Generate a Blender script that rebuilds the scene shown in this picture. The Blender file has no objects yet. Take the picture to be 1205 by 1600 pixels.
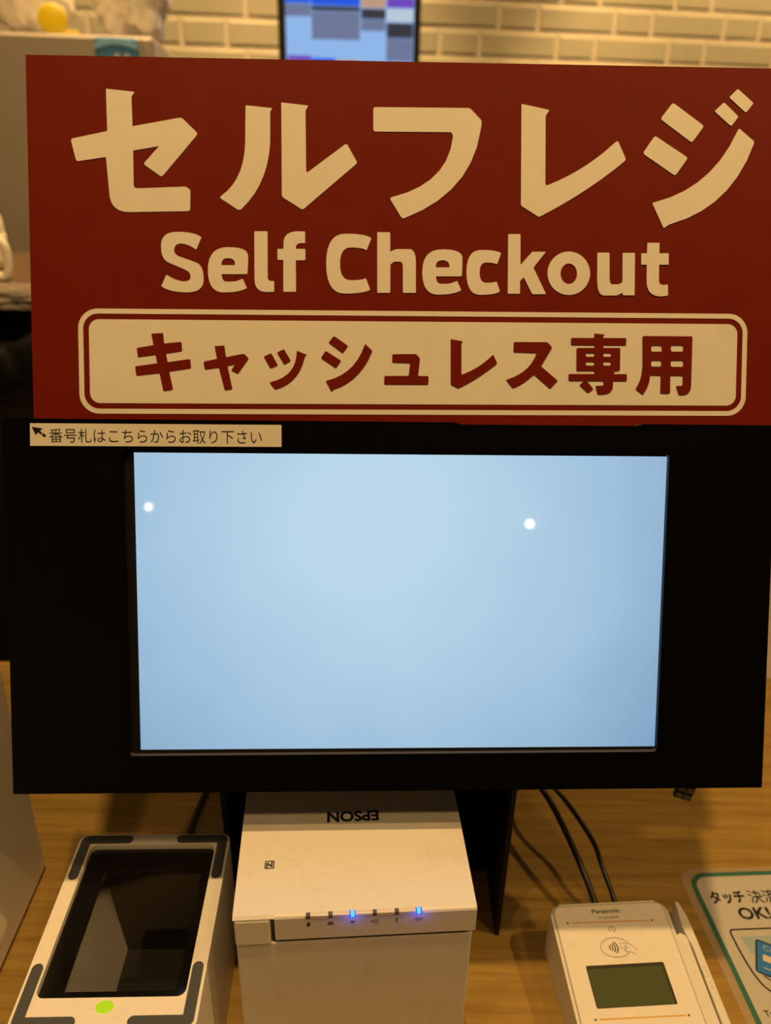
import bpy, bmesh, math, random
from mathutils import Vector, Matrix, noise

# ---------------------------------------------------------------- camera, world, lights, exposure
S = bpy.context.scene
C = S.collection
R = math.radians
S.view_settings.view_transform = 'Standard'
S.view_settings.look = 'None'
S.view_settings.gamma = 1.0
S.view_settings.exposure = 0.0
S.view_settings.use_curve_mapping = False
EYE = Vector((0, 0, 1.404))          # counter top is at 0.90 m
PITCH, ROLL = R(25.5), R(1.2)
fwd = Vector((0, math.cos(PITCH), -math.sin(PITCH)))
up0 = Vector((0, math.sin(PITCH), math.cos(PITCH)))
rt0 = Vector((1, 0, 0))
rt = rt0 * math.cos(ROLL) + up0 * math.sin(ROLL)
up = up0 * math.cos(ROLL) - rt0 * math.sin(ROLL)


def frame(o, u, v, n):
    return Matrix(((u.x, v.x, n.x, o.x), (u.y, v.y, n.y, o.y), (u.z, v.z, n.z, o.z), (0, 0, 0, 1)))


cam_d = bpy.data.cameras.new('camera')
cam = bpy.data.objects.new('camera', cam_d)
C.objects.link(cam)
cam_d.sensor_fit = 'VERTICAL'
cam_d.sensor_height = 9.8
cam_d.sensor_width = 9.8
cam_d.lens = 9.8 * 1250 / 1600
cam_d.clip_start = 0.02
cam_d.dof.use_dof = True
cam_d.dof.focus_distance = 0.44
cam_d.dof.aperture_fstop = 1.9
cam.matrix_world = frame(EYE, rt, up, -fwd)
S.camera = cam

world = bpy.data.worlds.new('room_dark')
S.world = world
world.use_nodes = True
world.node_tree.nodes['Background'].inputs[0].default_value = (0.01, 0.007, 0.003, 1)

WARM = (1.0, 0.60, 0.225)
# ceiling downlights, plus unseen spots added as fill: x, y, watts, label
DOWNLIGHTS = [          # x, y, watts, cone angle, label
    (-0.03, 0.14, 104, 130, 'recessed ceiling downlight straight above the checkout screen'),
    (1.50, -0.10, 74, 130, 'recessed ceiling downlight to the right of the checkout screen'),
    (-0.70, 1.36, 100, 40, 'unseen ceiling spot added to brighten the front of the steel fridge'),  # unseen narrow spot, added to brighten the fridge front and bags
    (-0.38, 2.12, 240, 62, 'recessed ceiling downlight behind the steel fridge'),
    (0.25, 2.22, 130, 64, 'recessed ceiling downlight above the order display'),
    (1.15, 2.35, 290, 66, 'recessed ceiling downlight near the tiled wall on the right'),
    (-0.65, -0.65, 24, 140, 'unseen fill light added above the customer on the left'),  # unseen fill, added to lift the sign and front faces
    (0.95, -0.65, 24, 140, 'unseen fill light added above the customer on the right'),  # unseen fill, added to lift front faces and the counter at right
]


# ---------------------------------------------------------------- helpers
def new_mat(name):
    m = bpy.data.materials.new(name)
    m.use_nodes = True
    return m, m.node_tree.nodes, m.node_tree.links, m.node_tree.nodes['Principled BSDF']


def mat(name, col, rough=0.5, metal=0.0, spec=0.5, speck=0.0, scale=60.0, bump=0.0, coat=0.0, dirt=None, dscale=9.0, damt=0.3):
    m, N, L, P = new_mat(name)
    P.inputs['Base Color'].default_value = (*col, 1)
    P.inputs['Roughness'].default_value = rough
    P.inputs['Metallic'].default_value = metal
    P.inputs['Specular IOR Level'].default_value = spec
    P.inputs['Coat Weight'].default_value = coat
    tc = N.new('ShaderNodeTexCoord')
    if speck or dirt:
        nz = N.new('ShaderNodeTexNoise')
        nz.inputs['Scale'].default_value = scale
        nz.inputs['Detail'].default_value = 6
        L.new(tc.outputs['Object'], nz.inputs['Vector'])
        mp = N.new('ShaderNodeMapRange')
        mp.inputs[1].default_value = 0.3
        mp.inputs[2].default_value = 0.7
        mp.inputs[3].default_value = 1 - speck
        mp.inputs[4].default_value = 1 + speck
        L.new(nz.outputs['Fac'], mp.inputs[0])
        mx = N.new('ShaderNodeMix')
        mx.data_type = 'RGBA'
        mx.blend_type = 'MULTIPLY'
        mx.inputs[0].default_value = 1
        mx.inputs[6].default_value = (*col, 1)
        L.new(mp.outputs[0], mx.inputs[7])
        out = mx.outputs[2]
        if dirt:
            n2 = N.new('ShaderNodeTexNoise')
            n2.inputs['Scale'].default_value = dscale
            n2.inputs['Detail'].default_value = 8
            n2.inputs['Roughness'].default_value = 0.75
            L.new(tc.outputs['Object'], n2.inputs['Vector'])
            m2 = N.new('ShaderNodeMapRange')
            m2.inputs[1].default_value = 0.52
            m2.inputs[2].default_value = 0.72
            m2.inputs[3].default_value = 0
            m2.inputs[4].default_value = damt
            L.new(n2.outputs['Fac'], m2.inputs[0])
            m3 = N.new('ShaderNodeMix')
            m3.data_type = 'RGBA'
            m3.inputs[7].default_value = (*dirt, 1)
            L.new(m2.outputs[0], m3.inputs[0])
            L.new(out, m3.inputs[6])
            out = m3.outputs[2]
        L.new(out, P.inputs['Base Color'])
    if bump:
        nb = N.new('ShaderNodeTexNoise')
        nb.inputs['Scale'].default_value = scale * 4
        L.new(tc.outputs['Object'], nb.inputs['Vector'])
        bp = N.new('ShaderNodeBump')
        bp.inputs['Strength'].default_value = bump
        bp.inputs['Distance'].default_value = 0.001
        L.new(nb.outputs['Fac'], bp.inputs['Height'])
        L.new(bp.outputs['Normal'], P.inputs['Normal'])
    return m


def emis(name, col, strength, base=(0, 0, 0), rough=0.3):
    m, N, L, P = new_mat(name)
    P.inputs['Base Color'].default_value = (*base, 1)
    P.inputs['Roughness'].default_value = rough
    P.inputs['Emission Color'].default_value = (*col, 1)
    P.inputs['Emission Strength'].default_value = strength
    return m


def film(name, col, rough, alpha):
    """thin clear sheet: part see-through, part plastic"""
    m, N, L, P = new_mat(name)
    P.inputs['Base Color'].default_value = (*col, 1)
    P.inputs['Roughness'].default_value = rough
    tr = N.new('ShaderNodeBsdfTransparent')
    mx = N.new('ShaderNodeMixShader')
    mx.inputs[0].default_value = alpha
    L.new(tr.outputs[0], mx.inputs[1])
    L.new(P.outputs[0], mx.inputs[2])
    L.new(mx.outputs[0], N['Material Output'].inputs['Surface'])
    return m


def link(name, data, mats=(), parent=None, M=None):
    o = bpy.data.objects.new(name, data)
    C.objects.link(o)
    if data is not None and hasattr(data, 'materials'):
        if not isinstance(mats, (list, tuple)):
            mats = [mats]
        keep = [p.material_index for p in data.polygons]
        data.materials.clear()
        for m in mats:
            data.materials.append(m)
        data.polygons.foreach_set('material_index', [min(k, len(mats) - 1) for k in keep])
    if parent is not None:
        o.parent = parent
    if M is not None:
        o.matrix_local = M
    return o


def tag(o, label, cat, group=None, kind=None):
    if label:
        o['label'] = label
    if cat:
        o['category'] = cat
    if group:
        o['group'] = group
    if kind:
        o['kind'] = kind
    return o


def thing(name, M, label, cat, group=None):
    o = link(name, None)
    o.empty_display_size = 0.05
    o.matrix_local = M
    return tag(o, label, cat, group)


def mesh_of(bm, smooth=False):
    me = bpy.data.meshes.new('m')
    bmesh.ops.recalc_face_normals(bm, faces=bm.faces)
    bm.to_mesh(me)
    bm.free()
    if smooth:
        for p in me.polygons:
            p.use_smooth = True
    return me


def add_box(bm, x0, x1, y0, y1, z0, z1, bev=0.0, seg=2, mi=0, taper=None):
    vs = [bm.verts.new((x, y, z)) for z in (z0, z1) for y in (y0, y1) for x in (x0, x1)]
    fs = [(0, 2, 3, 1), (4, 5, 7, 6), (0, 1, 5, 4), (2, 6, 7, 3), (0, 4, 6, 2), (1, 3, 7, 5)]
    F = [bm.faces.new([vs[i] for i in f]) for f in fs]
    for f in F:
        f.material_index = mi
    if bev:
        es = list({e for f in F for e in f.edges})
        r = bmesh.ops.bevel(bm, geom=es, offset=bev, segments=seg, profile=0.5, affect='EDGES')
        for f in r['faces']:
            f.material_index = mi


def box_mesh(*a, **k):
    bm = bmesh.new()
    add_box(bm, *a, **k)
    return mesh_of(bm)


def outline(pts, n=7):
    """closed outline with rounded corners: (x, y) or (x, y, r); r=None makes a smooth-curve control point"""
    P = [(Vector((p[0], p[1])), (p[2] if len(p) > 2 else DEF_R)) for p in pts]
    out = []
    k = len(P)
    for i, (p, r) in enumerate(P):
        a, ra = P[i - 1]
        b, rb = P[(i + 1) % k]
        la, lb = (a - p).length, (b - p).length

        def reach(l, other):
            if r is None:
                return l / 2 if other is None else max(l - other, l * 0.5) if other > 0 else l
            return min(r, l * 0.45)
        if r is not None and r <= 0:
            out.append((p.x, p.y))
            continue
        s = p + (a - p) * (reach(la, ra) / la if la else 0)
        e = p + (b - p) * (reach(lb, rb) / lb if lb else 0)
        m = n if r is None else 4
        for j in range(m + 1):
            t = j / m
            q = s * (1 - t) ** 2 + p * 2 * t * (1 - t) + e * t * t
            if not out or (q - Vector(out[-1])).length > 1e-7:
                out.append((q.x, q.y))
    return out


DEF_R = 0.0


def rrect(x0, y0, x1, y1, r, n=8):
    out = []
    for cx, cy, a in ((x1 - r, y1 - r, 0), (x0 + r, y1 - r, 90), (x0 + r, y0 + r, 180), (x1 - r, y0 + r, 270)):
        for i in range(n + 1):
            t = R(a + 90 * i / n)
            out.append((cx + r * math.cos(t), cy + r * math.sin(t)))
    return out


def ellipse(cx, cy, rx, ry, n=40):
    return [(cx + rx * math.cos(2 * math.pi * i / n), cy + ry * math.sin(2 * math.pi * i / n)) for i in range(n)]


def flat_mesh(loops, z0, z1):
    """filled outline(s) with holes, given a thickness"""
    cu = bpy.data.curves.new('c', 'CURVE')
    cu.dimensions = '2D'
    cu.fill_mode = 'BOTH'
    cu.extrude = (z1 - z0) / 2
    for lp in loops:
        sp = cu.splines.new('POLY')
        sp.points.add(len(lp) - 1)
        for p, q in zip(sp.points, lp):
            p.co = (q[0], q[1], 0, 1)
        sp.use_cyclic_u = True
    ob = bpy.data.objects.new('c', cu)
    me = bpy.data.meshes.new_from_object(ob)
    bpy.data.objects.remove(ob)
    me.transform(Matrix.Translation((0, 0, (z0 + z1) / 2)))
    return me


def join(meshes):
    bm = bmesh.new()
    for me in meshes:
        bm.from_mesh(me)
        bpy.data.meshes.remove(me)
    out = bpy.data.meshes.new('m')
    bm.to_mesh(out)
    bm.free()
    return out


def stroke(pts, w, closed=False):
    """2D ribbon outline along a polyline"""
    V = [Vector(p) for p in pts]
    n = len(V)
    L, Rr = [], []
    for i in range(n):
        a = V[i - 1] if (i or closed) else V[i]
        b = V[(i + 1) % n] if (i < n - 1 or closed) else V[i]
        d = (b - a).normalized()
        nn = Vector((-d.y, d.x)) * w / 2
        L.append(tuple(V[i] + nn))
        Rr.append(tuple(V[i] - nn))
    if closed:
        return [L, Rr]
    return [L + Rr[::-1]]


def crom(pts, n=8):
    V = [Vector(p) for p in pts]
    V = [V[0] * 2 - V[1]] + V + [V[-1] * 2 - V[-2]]
    out = []
    for i in range(1, len(V) - 2):
        a, b, c, d = V[i - 1:i + 3]
        for j in range(n):
            t = j / n
            out.append(0.5 * ((2 * b) + (c - a) * t + (2 * a - 5 * b + 4 * c - d) * t * t + (3 * b - a - 3 * c + d) * t ** 3))
    out.append(V[-2])
    return out


def tube_mesh(pts, r, res=4, smooth=True):
    cu = bpy.data.curves.new('c', 'CURVE')
    cu.dimensions = '3D'
    cu.bevel_depth = r
    cu.bevel_resolution = res
    cu.use_fill_caps = True
    sp = cu.splines.new('POLY')
    sp.points.add(len(pts) - 1)
    for p, q in zip(sp.points, pts):
        p.co = (*q, 1)
    ob = bpy.data.objects.new('c', cu)
    me = bpy.data.meshes.new_from_object(ob)
    bpy.data.objects.remove(ob)
    if smooth:
        for p in me.polygons:
            p.use_smooth = True
    return me


def text_mesh(s, x0, x1, y0, y1, z0=0.0, dz=0.00012, bold=0.0, flip=False):
    """lettering stretched into the given rectangle"""
    cu = bpy.data.curves.new('t', 'FONT')
    cu.body = s
    cu.size = 1
    cu.offset = bold
    cu.resolution_u = 4
    cu.extrude = 0.01
    ob = bpy.data.objects.new('t', cu)
    C.objects.link(ob)
    bpy.context.view_layer.update()
    me = bpy.data.meshes.new_from_object(ob.evaluated_get(bpy.context.evaluated_depsgraph_get()))
    bpy.data.objects.remove(ob)
    xs = [v.co.x for v in me.vertices]
    ys = [v.co.y for v in me.vertices]
    a, b, c, d = min(xs), max(xs), min(ys), max(ys)
    for v in me.vertices:
        fx, fy = (v.co.x - a) / (b - a), (v.co.y - c) / (d - c)
        if flip:
            fx, fy = 1 - fx, 1 - fy
        v.co = (x0 + fx * (x1 - x0), y0 + fy * (y1 - y0), z0 + (dz if v.co.z > 0 else 0))
    return me


def lathe_mesh(prof, n=32):
    bm = bmesh.new()
    rings = []
    for r, z in prof:
        rings.append([bm.verts.new((r * math.cos(2 * math.pi * i / n), r * math.sin(2 * math.pi * i / n), z)) for i in range(n)])
    for a, b in zip(rings, rings[1:]):
        for i in range(n):
            bm.faces.new((a[i], a[(i + 1) % n], b[(i + 1) % n], b[i]))
    bm.faces.new(rings[0][::-1])
    bm.faces.new(rings[-1])
    return mesh_of(bm, True)


def yaw(o, d):
    return Matrix.Translation(o) @ Matrix.Rotation(R(d), 4, 'Z')


def tilted(o, tilt, yw, roll):
    """origin, leaning back by tilt: local x right, y up the board, z toward the customer"""
    u = Vector((1, 0, 0))
    v = Vector((0, math.sin(tilt), math.cos(tilt)))
    c, s = math.cos(roll), math.sin(roll)
    u, v = u * c + v * s, v * c - u * s
    rz = Matrix.Rotation(yw, 3, 'Z')
    u, v = rz @ u, rz @ v
    return frame(o, u, v, u.cross(v))


# ---------------------------------------------------------------- materials
M_white = mat('white_plastic', (0.87, 0.845, 0.80), 0.42, speck=0.03, scale=300, bump=0.02)
M_white_used = mat('white_plastic_dusty', (0.80, 0.78, 0.74), 0.5, speck=0.03, scale=700, bump=0.03, dirt=(0.36, 0.31, 0.25), dscale=30, damt=0.2)
M_red = mat('dark_red_vinyl', (0.148, 0.0095, 0.0006), 0.5, spec=0.12, speck=0.06, scale=40, bump=0.02, dirt=(0.19, 0.022, 0.004), dscale=55, damt=0.12)
M_cream = mat('off_white_vinyl', (0.74, 0.72, 0.66), 0.45, speck=0.02, scale=30, dirt=(0.42, 0.38, 0.28), dscale=14, damt=0.16)
M_board = mat('foam_board', (0.70, 0.64, 0.52), 0.7)
M_black_panel = mat('black_plastic_panel', (0.0022, 0.0020, 0.0018), 0.32, spec=0.10, bump=0.01)
M_black = mat('black_plastic', (0.008, 0.0075, 0.007), 0.45, spec=0.3)
M_matte_black = mat('black_metal', (0.006, 0.0055, 0.005), 0.6, spec=0.2)
M_cable = mat('black_cable_rubber', (0.012, 0.011, 0.010), 0.35)
M_rubber = mat('dark_grey_rubber', (0.060, 0.068, 0.078), 0.65)
M_ink = mat('black_ink', (0.012, 0.010, 0.009), 0.6, spec=0.2)
M_grey_ink = mat('grey_ink', (0.10, 0.09, 0.08), 0.6, spec=0.2)
M_orange = mat('orange_ink', (0.72, 0.42, 0.09), 0.5)
M_label = mat('label_tape', (0.72, 0.71, 0.64), 0.5)
M_shade_trim = mat('slot_shade_and_dark_trim', (0.03, 0.025, 0.02), 0.7)  # dark trim tone, also painted shade inside the printer slot
M_seam = mat('grey_plastic', (0.42, 0.40, 0.37), 0.5)


def screen_material():
    m, N, L, P = new_mat('pale_blue_display')
    tc = N.new('ShaderNodeTexCoord')
    sx = N.new('ShaderNodeSeparateXYZ')
    L.new(tc.outputs['Object'], sx.inputs[0])
    vm = N.new('ShaderNodeVectorMath')
    vm.operation = 'MULTIPLY'
    vm.inputs[1].default_value = (4.6, 4.6, 0)
    add = N.new('ShaderNodeVectorMath')
    add.operation = 'ADD'
    add.inputs[1].default_value = (0.01, -0.045, 0)
    L.new(tc.outputs['Object'], add.inputs[0])
    L.new(add.outputs[0], vm.inputs[0])
    gr = N.new('ShaderNodeTexGradient')
    gr.gradient_type = 'SPHERICAL'  # viewing-angle falloff painted into the emission: lighter centre, darker edges
    L.new(vm.outputs[0], gr.inputs[0])
    nz = N.new('ShaderNodeTexNoise')
    nz.inputs['Scale'].default_value = 14
    nz.inputs['Detail'].default_value = 2
    L.new(tc.outputs['Object'], nz.inputs[0])
    ma = N.new('ShaderNodeMath')
    ma.operation = 'MULTIPLY_ADD'
    ma.inputs[1].default_value = 0.22
    L.new(nz.outputs['Fac'], ma.inputs[0])
    L.new(gr.outputs['Fac'], ma.inputs[2])
    cr = N.new('ShaderNodeValToRGB')
    e = cr.color_ramp.elements
    e[0].position, e[0].color = 0.08, (0.205, 0.365, 0.565, 1)
    e[1].position, e[1].color = 0.95, (0.52, 0.72, 0.87, 1)
    k = e.new(0.5)
    k.color = (0.375, 0.57, 0.765, 1)
    L.new(ma.outputs[0], cr.inputs[0])
    P.inputs['Base Color'].default_value = (0.004, 0.004, 0.005, 1)
    P.inputs['Roughness'].default_value = 0.025
    L.new(cr.outputs[0], P.inputs['Emission Color'])
    P.inputs['Emission Strength'].default_value = 0.95
    return m


M_screen = screen_material()


def wood_material(name, dark, light, scale=1.0):
    m, N, L, P = new_mat(name)
    tc = N.new('ShaderNodeTexCoord')
    mp = N.new('ShaderNodeMapping')
    mp.inputs['Scale'].default_value = (3.0 * scale, 70 * scale, 70 * scale)
    L.new(tc.outputs['Object'], mp.inputs[0])
    n1 = N.new('ShaderNodeTexNoise')
    n1.inputs['Scale'].default_value = 2.4
    n1.inputs['Detail'].default_value = 7
    n1.inputs['Distortion'].default_value = 0.35
    L.new(mp.outputs[0], n1.inputs[0])
    mp2 = N.new('ShaderNodeMapping')
    mp2.inputs['Scale'].default_value = (16 * scale, 420 * scale, 420 * scale)
    L.new(tc.outputs['Object'], mp2.inputs[0])
    n2 = N.new('ShaderNodeTexNoise')
    n2.inputs['Scale'].default_value = 1.6
    n2.inputs['Detail'].default_value = 3
    L.new(mp2.outputs[0], n2.inputs[0])
    ad = N.new('ShaderNodeMath')
    ad.operation = 'MULTIPLY_ADD'
    ad.inputs[1].default_value = 0.35
    L.new(n2.outputs['Fac'], ad.inputs[0])
    L.new(n1.outputs['Fac'], ad.inputs[2])
    cr = N.new('ShaderNodeValToRGB')
    cr.color_ramp.elements[0].position = 0.45
    cr.color_ramp.elements[0].color = (*dark, 1)
    cr.color_ramp.elements[1].position = 0.85
    cr.color_ramp.elements[1].color = (*light, 1)
    L.new(ad.outputs[0], cr.inputs[0])
    L.new(cr.outputs[0], P.inputs['Base Color'])
    P.inputs['Roughness'].default_value = 0.30
    P.inputs['Specular IOR Level'].default_value = 0.5
    return m


M_wood = wood_material('wood_laminate', (0.265, 0.162, 0.037), (0.41, 0.272, 0.074))
M_wood_dark = wood_material('dark_wood', (0.06, 0.035, 0.018), (0.12, 0.07, 0.035))
M_tile = mat('glazed_tile', (0.47, 0.455, 0.36), 0.22, speck=0.05, scale=4)
M_grout = mat('tile_grout', (0.66, 0.60, 0.50), 0.9)
M_paint = mat('wall_paint', (0.30, 0.26, 0.21), 0.9)
M_ceiling = mat('ceiling_paint', (0.42, 0.38, 0.32), 0.95)
M_floor = mat('floor_vinyl', (0.16, 0.14, 0.12), 0.6, speck=0.1, scale=20)
M_steel = mat('brushed_steel', (0.44, 0.41, 0.37), 0.42, metal=0.55)
M_blue = mat('blue_plastic', (0.045, 0.18, 0.42), 0.4)
M_lblue = mat('light_blue_plastic', (0.20, 0.45, 0.75), 0.4)
M_bag = film('milky_plastic_bag', (0.86, 0.83, 0.78), 0.4, 0.95)
M_clearbag = film('clear_plastic_bag', (0.34, 0.30, 0.26), 0.35, 0.5)
M_yellow = mat('yellow_plastic', (0.62, 0.50, 0.003), 0.4)
M_darkbag = mat('black_bin_bag', (0.003, 0.003, 0.0033), 0.45, spec=0.06)
M_green = mat('green_ink', (0.035, 0.16, 0.115), 0.5)
M_teal = mat('pale_teal_ink', (0.36, 0.46, 0.50), 0.5)
M_cardblue = mat('blue_ink', (0.03, 0.20, 0.62), 0.5)
M_paper = mat('laminated_paper', (0.56, 0.545, 0.51), 0.35, coat=0.5)
M_lamin = film('laminate_margin', (0.7, 0.62, 0.5), 0.2, 0.22)
M_skin = mat('pale_ink', (0.74, 0.60, 0.44), 0.5)

# ---------------------------------------------------------------- the room
CEIL = 3.2


def struct(name, me, mats, M=None):
    o = link(name, me, mats, None, M)
    o['kind'] = 'structure'
    return o


struct('floor', box_mesh(-4.2, 4.2, -4.6, 4.2, -0.1, 0), M_floor)
struct('ceiling', box_mesh(-4.2, 4.2, -4.6, 4.2, CEIL, CEIL + 0.1), M_ceiling)
struct('wall_left', box_mesh(-4.3, -4.2, -4.6, 4.2, 0, CEIL), M_paint)
struct('wall_right', box_mesh(4.2, 4.3, -4.6, 4.2, 0, CEIL), M_paint)
struct('wall_front', box_mesh(-4.2, 4.2, -4.7, -4.6, 0, CEIL), M_paint)


def tiled_wall():
    bm = bmesh.new()
    add_box(bm, -4.2, 4.2, 0.0, 0.1, 0, CEIL, mi=1)
    pitch, per, j, sh = 0.0714, 0.3672, 0.0095, 0.113
    z_line = 1.404 + 0.2718
    k0 = int(math.floor(-z_line / pitch)) + 1
    rnd = random.Random(4)

    def tile(x0, x1, z0, z1):
        b, d = 0.006, 0.0025
        bk = [bm.verts.new(p) for p in ((x0, 0, z0), (x1, 0, z0), (x1, 0, z1), (x0, 0, z1))]
        t = rnd.uniform(-0.0006, 0.0006)
        fr = [bm.verts.new(p) for p in ((x0 + b, -d + t, z0 + b), (x1 - b, -d - t, z0 + b), (x1 - b, -d - t, z1 - b), (x0 + b, -d + t, z1 - b))]
        bm.faces.new(fr)
        for i in range(4):
            bm.faces.new((bk[i], bk[(i + 1) % 4], fr[(i + 1) % 4], fr[i]))
    k = k0
    while z_line + (k + 1) * pitch < CEIL:
        za, zb = z_line + k * pitch + j / 2, z_line + (k + 1) * pitch - j / 2
        ph = 0.3697 if k % 2 == 0 else 0.1925
        m = -12
        while True:
            c = ph + m * per
            if c > 4.0:
                break
            if c > -4.0:
                tile(c - sh / 2, c + sh / 2, za, zb)
                tile(c + sh / 2 + j, c + per - sh / 2 - j, za, zb)
            m += 1
        k += 1
    bmesh.ops.recalc_face_normals(bm, faces=bm.faces)
    return mesh_of(bm)


struct('wall_back', tiled_wall(), [M_tile, M_grout], yaw(Vector((0, 2.68, 0)), 12))

# ---------------------------------------------------------------- lamps
M_glow = emis('lamp_glow', (1.0, 0.72, 0.40), 6.0)
M_bulb = emis('bulb_glow', (1.0, 0.80, 0.55), 60.0)
for x, y, w, cone, lab in DOWNLIGHTS:
    t = thing('ceiling_downlight', Matrix.Translation((x, y, CEIL)), lab, 'downlight', 'ceiling downlights')
    link('trim_ring', join([flat_mesh([ellipse(0, 0, 0.062, 0.062), ellipse(0, 0, 0.046, 0.046)], -0.006, 0.0)]), M_white, t)
    link('lens', flat_mesh([ellipse(0, 0, 0.046, 0.046)], -0.003, -0.001), M_glow, t)
    ld = bpy.data.lights.new('spot', 'SPOT')
    ld.energy = w
    ld.color = WARM
    ld.spot_size = R(cone)
    ld.spot_blend = 0.35
    ld.shadow_soft_size = 0.035
    lo = link('spot_light', ld, (), t, Matrix.Translation((0, 0, -0.05)))
for x, y, z, r, lab in ((-0.857, -3.0, 2.055, 0.013, 'small bare pendant bulb hanging far behind the customer on the left'),
                        (1.062, -3.2, 2.039, 0.017, 'small bare pendant bulb hanging far behind the customer on the right')):
    t = thing('pendant_lamp', Matrix.Translation((x, y, z)), lab, 'pendant lamp', 'pendant bulbs')
    link('bulb', lathe_mesh([(0.001, -r)] + [(r * math.sin(a), -r * math.cos(a)) for a in [0.3 + 0.25 * i for i in range(10)]] + [(r * 0.4, r * 1.2)]), M_bulb, t)
    link('socket', lathe_mesh([(0.012, r * 0.9), (0.016, r * 1.1), (0.016, r + 0.05), (0.006, r + 0.06)]), M_black, t)
    link('cord', tube_mesh([(0, 0, r + 0.055), (0, 0, CEIL - z)], 0.003), M_cable, t)

# ---------------------------------------------------------------- the counter
DESK = 0.90
t = thing('counter', Matrix.Translation((0, 0.25, 0)), 'wood laminate checkout counter carrying the screen, printer and card reader', 'counter')
link('counter_top', box_mesh(-1.3, 1.3, -0.10, 0.43, DESK - 0.035, DESK, bev=0.003), M_wood, t)
link('counter_body', box_mesh(-1.28, 1.28, -0.05, 0.40, 0, DESK - 0.035), M_wood_dark, t)

# ---------------------------------------------------------------- checkout monitor
MON = Vector((0.00508, 0.37595, 1.17020))
FIT = Matrix.Scale(0.967, 4)        # 13 inch screen
t = thing('checkout_monitor', Matrix.Translation((0, 0.42, DESK)), 'large black checkout touch monitor showing a blank pale blue screen', 'monitor')
TM = Matrix.Translation((0, -0.42, -DESK)) @ tilted(MON, R(19.6), R(2.5), R(-0.16)) @ FIT
monitor = t
scr_loop = [(-0.1438, -0.0865), (0.1560, -0.0865), (0.1560, 0.0835), (-0.1438, 0.0835)]
link('display', flat_mesh([scr_loop], -0.0012, -0.0004), M_screen, t, TM)
bz = link('display_border', flat_mesh([rrect(-0.162, -0.100, 0.168, 0.0925, 0.004), scr_loop], -0.003, 0.0), M_black, t, TM)
bm = bmesh.new()
add_box(bm, -0.168, 0.176, -0.104, 0.0928, -0.032, -0.003, bev=0.004, seg=3)
add_box(bm, -0.09, 0.10, -0.07, 0.06, -0.048, -0.030, bev=0.006, seg=2)
link('rear_shell', mesh_of(bm), M_black, t, TM)
x0, x1, y0, y1 = -0.2148, 0.2185, -0.1104, 0.1016
op = [(-0.1492, 0.0850), (0.1543, 0.0846), (0.1546, -0.0880), (-0.1487, -0.0884)]
DEF_R = 0.0022
hole = outline(op)
DEF_R = 0.0006
outer = outline([(x0, y0), (x0 + 0.003, y1), (0.0330, y1), (0.0362, y1 - 0.0011), (0.1345, y1 - 0.0011), (0.1385, y1), (x1 - 0.004, y1), (x1, y0)])
fp = flat_mesh([outer, hole], 0.0005, 0.0040)
fpo = link('front_panel', fp, [M_black_panel, mat('panel_cut_edge', (0.06, 0.05, 0.04), 0.6)], t, TM)
for p in fp.polygons:
    p.material_index = 1 if p.normal.y > 0.5 else 0
# hooked edges that fold back from the panel
link('panel_return', box_mesh(x0 + 0.0005, x0 + 0.0035, y0 + 0.001, y1 - 0.004, -0.012, 0.0006), M_black_panel, t, TM)
link('panel_return', box_mesh(x1 - 0.0075, x1 - 0.0045, y0 + 0.001, y1 - 0.004, -0.012, 0.0006), M_black_panel, t, TM)
# tape label
lb = link('guidance_label', flat_mesh([[(-0.1981, 0.0868), (-0.0623, 0.0873), (-0.0623, 0.0993), (-0.1978, 0.0990)]], 0.0040, 0.0043), M_label, t, TM)
lb['label'] = 'cream label strip with black Japanese lettering and arrow'
link('label_lettering', text_mesh('番号札はこちらからお取り下さい', -0.1876, -0.0730, 0.0887, 0.0963, 0.0043, 0.0001, bold=-0.004), M_ink, lb)
DEF_R = 0.0
ar = [flat_mesh([[(-0.1969, 0.0971), (-0.1910, 0.0962), (-0.1926, 0.0949), (-0.1913, 0.0937), (-0.1921, 0.0929), (-0.1935, 0.0942), (-0.1949, 0.0926)]], 0.0043, 0.0044),
      flat_mesh([[(-0.1908, 0.0938), (-0.1892, 0.0924), (-0.1902, 0.0914), (-0.1917, 0.0926)]], 0.0043, 0.0044)]
link('label_arrow', join(ar), M_ink, lb)
# stand: two side plates and a back plate
bm = bmesh.new()


def side_plate(xa, xb, yf, yb):
    prof = [(yf, 0.0), (yb, 0.0), (yb, 0.20), (0.460, 0.26), (0.4065, 0.26), (0.3730, 0.1670), (0.3735, 0.160)]
    A = [bm.verts.new((xa, y - 0.42, z)) for y, z in prof]
    B = [bm.verts.new((xb, y - 0.42, z)) for y, z in prof]
    bm.faces.new(A)
    bm.faces.new(B[::-1])
    for i in range(len(prof)):
        bm.faces.new((A[i], B[i], B[(i + 1) % len(prof)], A[(i + 1) % len(prof)]))


side_plate(0.0822, 0.0852, 0.3765, 0.505)
side_plate(-0.1005, -0.0975, 0.386, 0.505)
add_box(bm, -0.1005, 0.0852, 0.505 - 0.42, 0.508 - 0.42, 0, 0.22)
add_box(bm, -0.0975, 0.0822, 0.430 - 0.42, 0.505 - 0.42, 0, 0.003)
link('stand', mesh_of(bm), M_matte_black, t)
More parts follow.
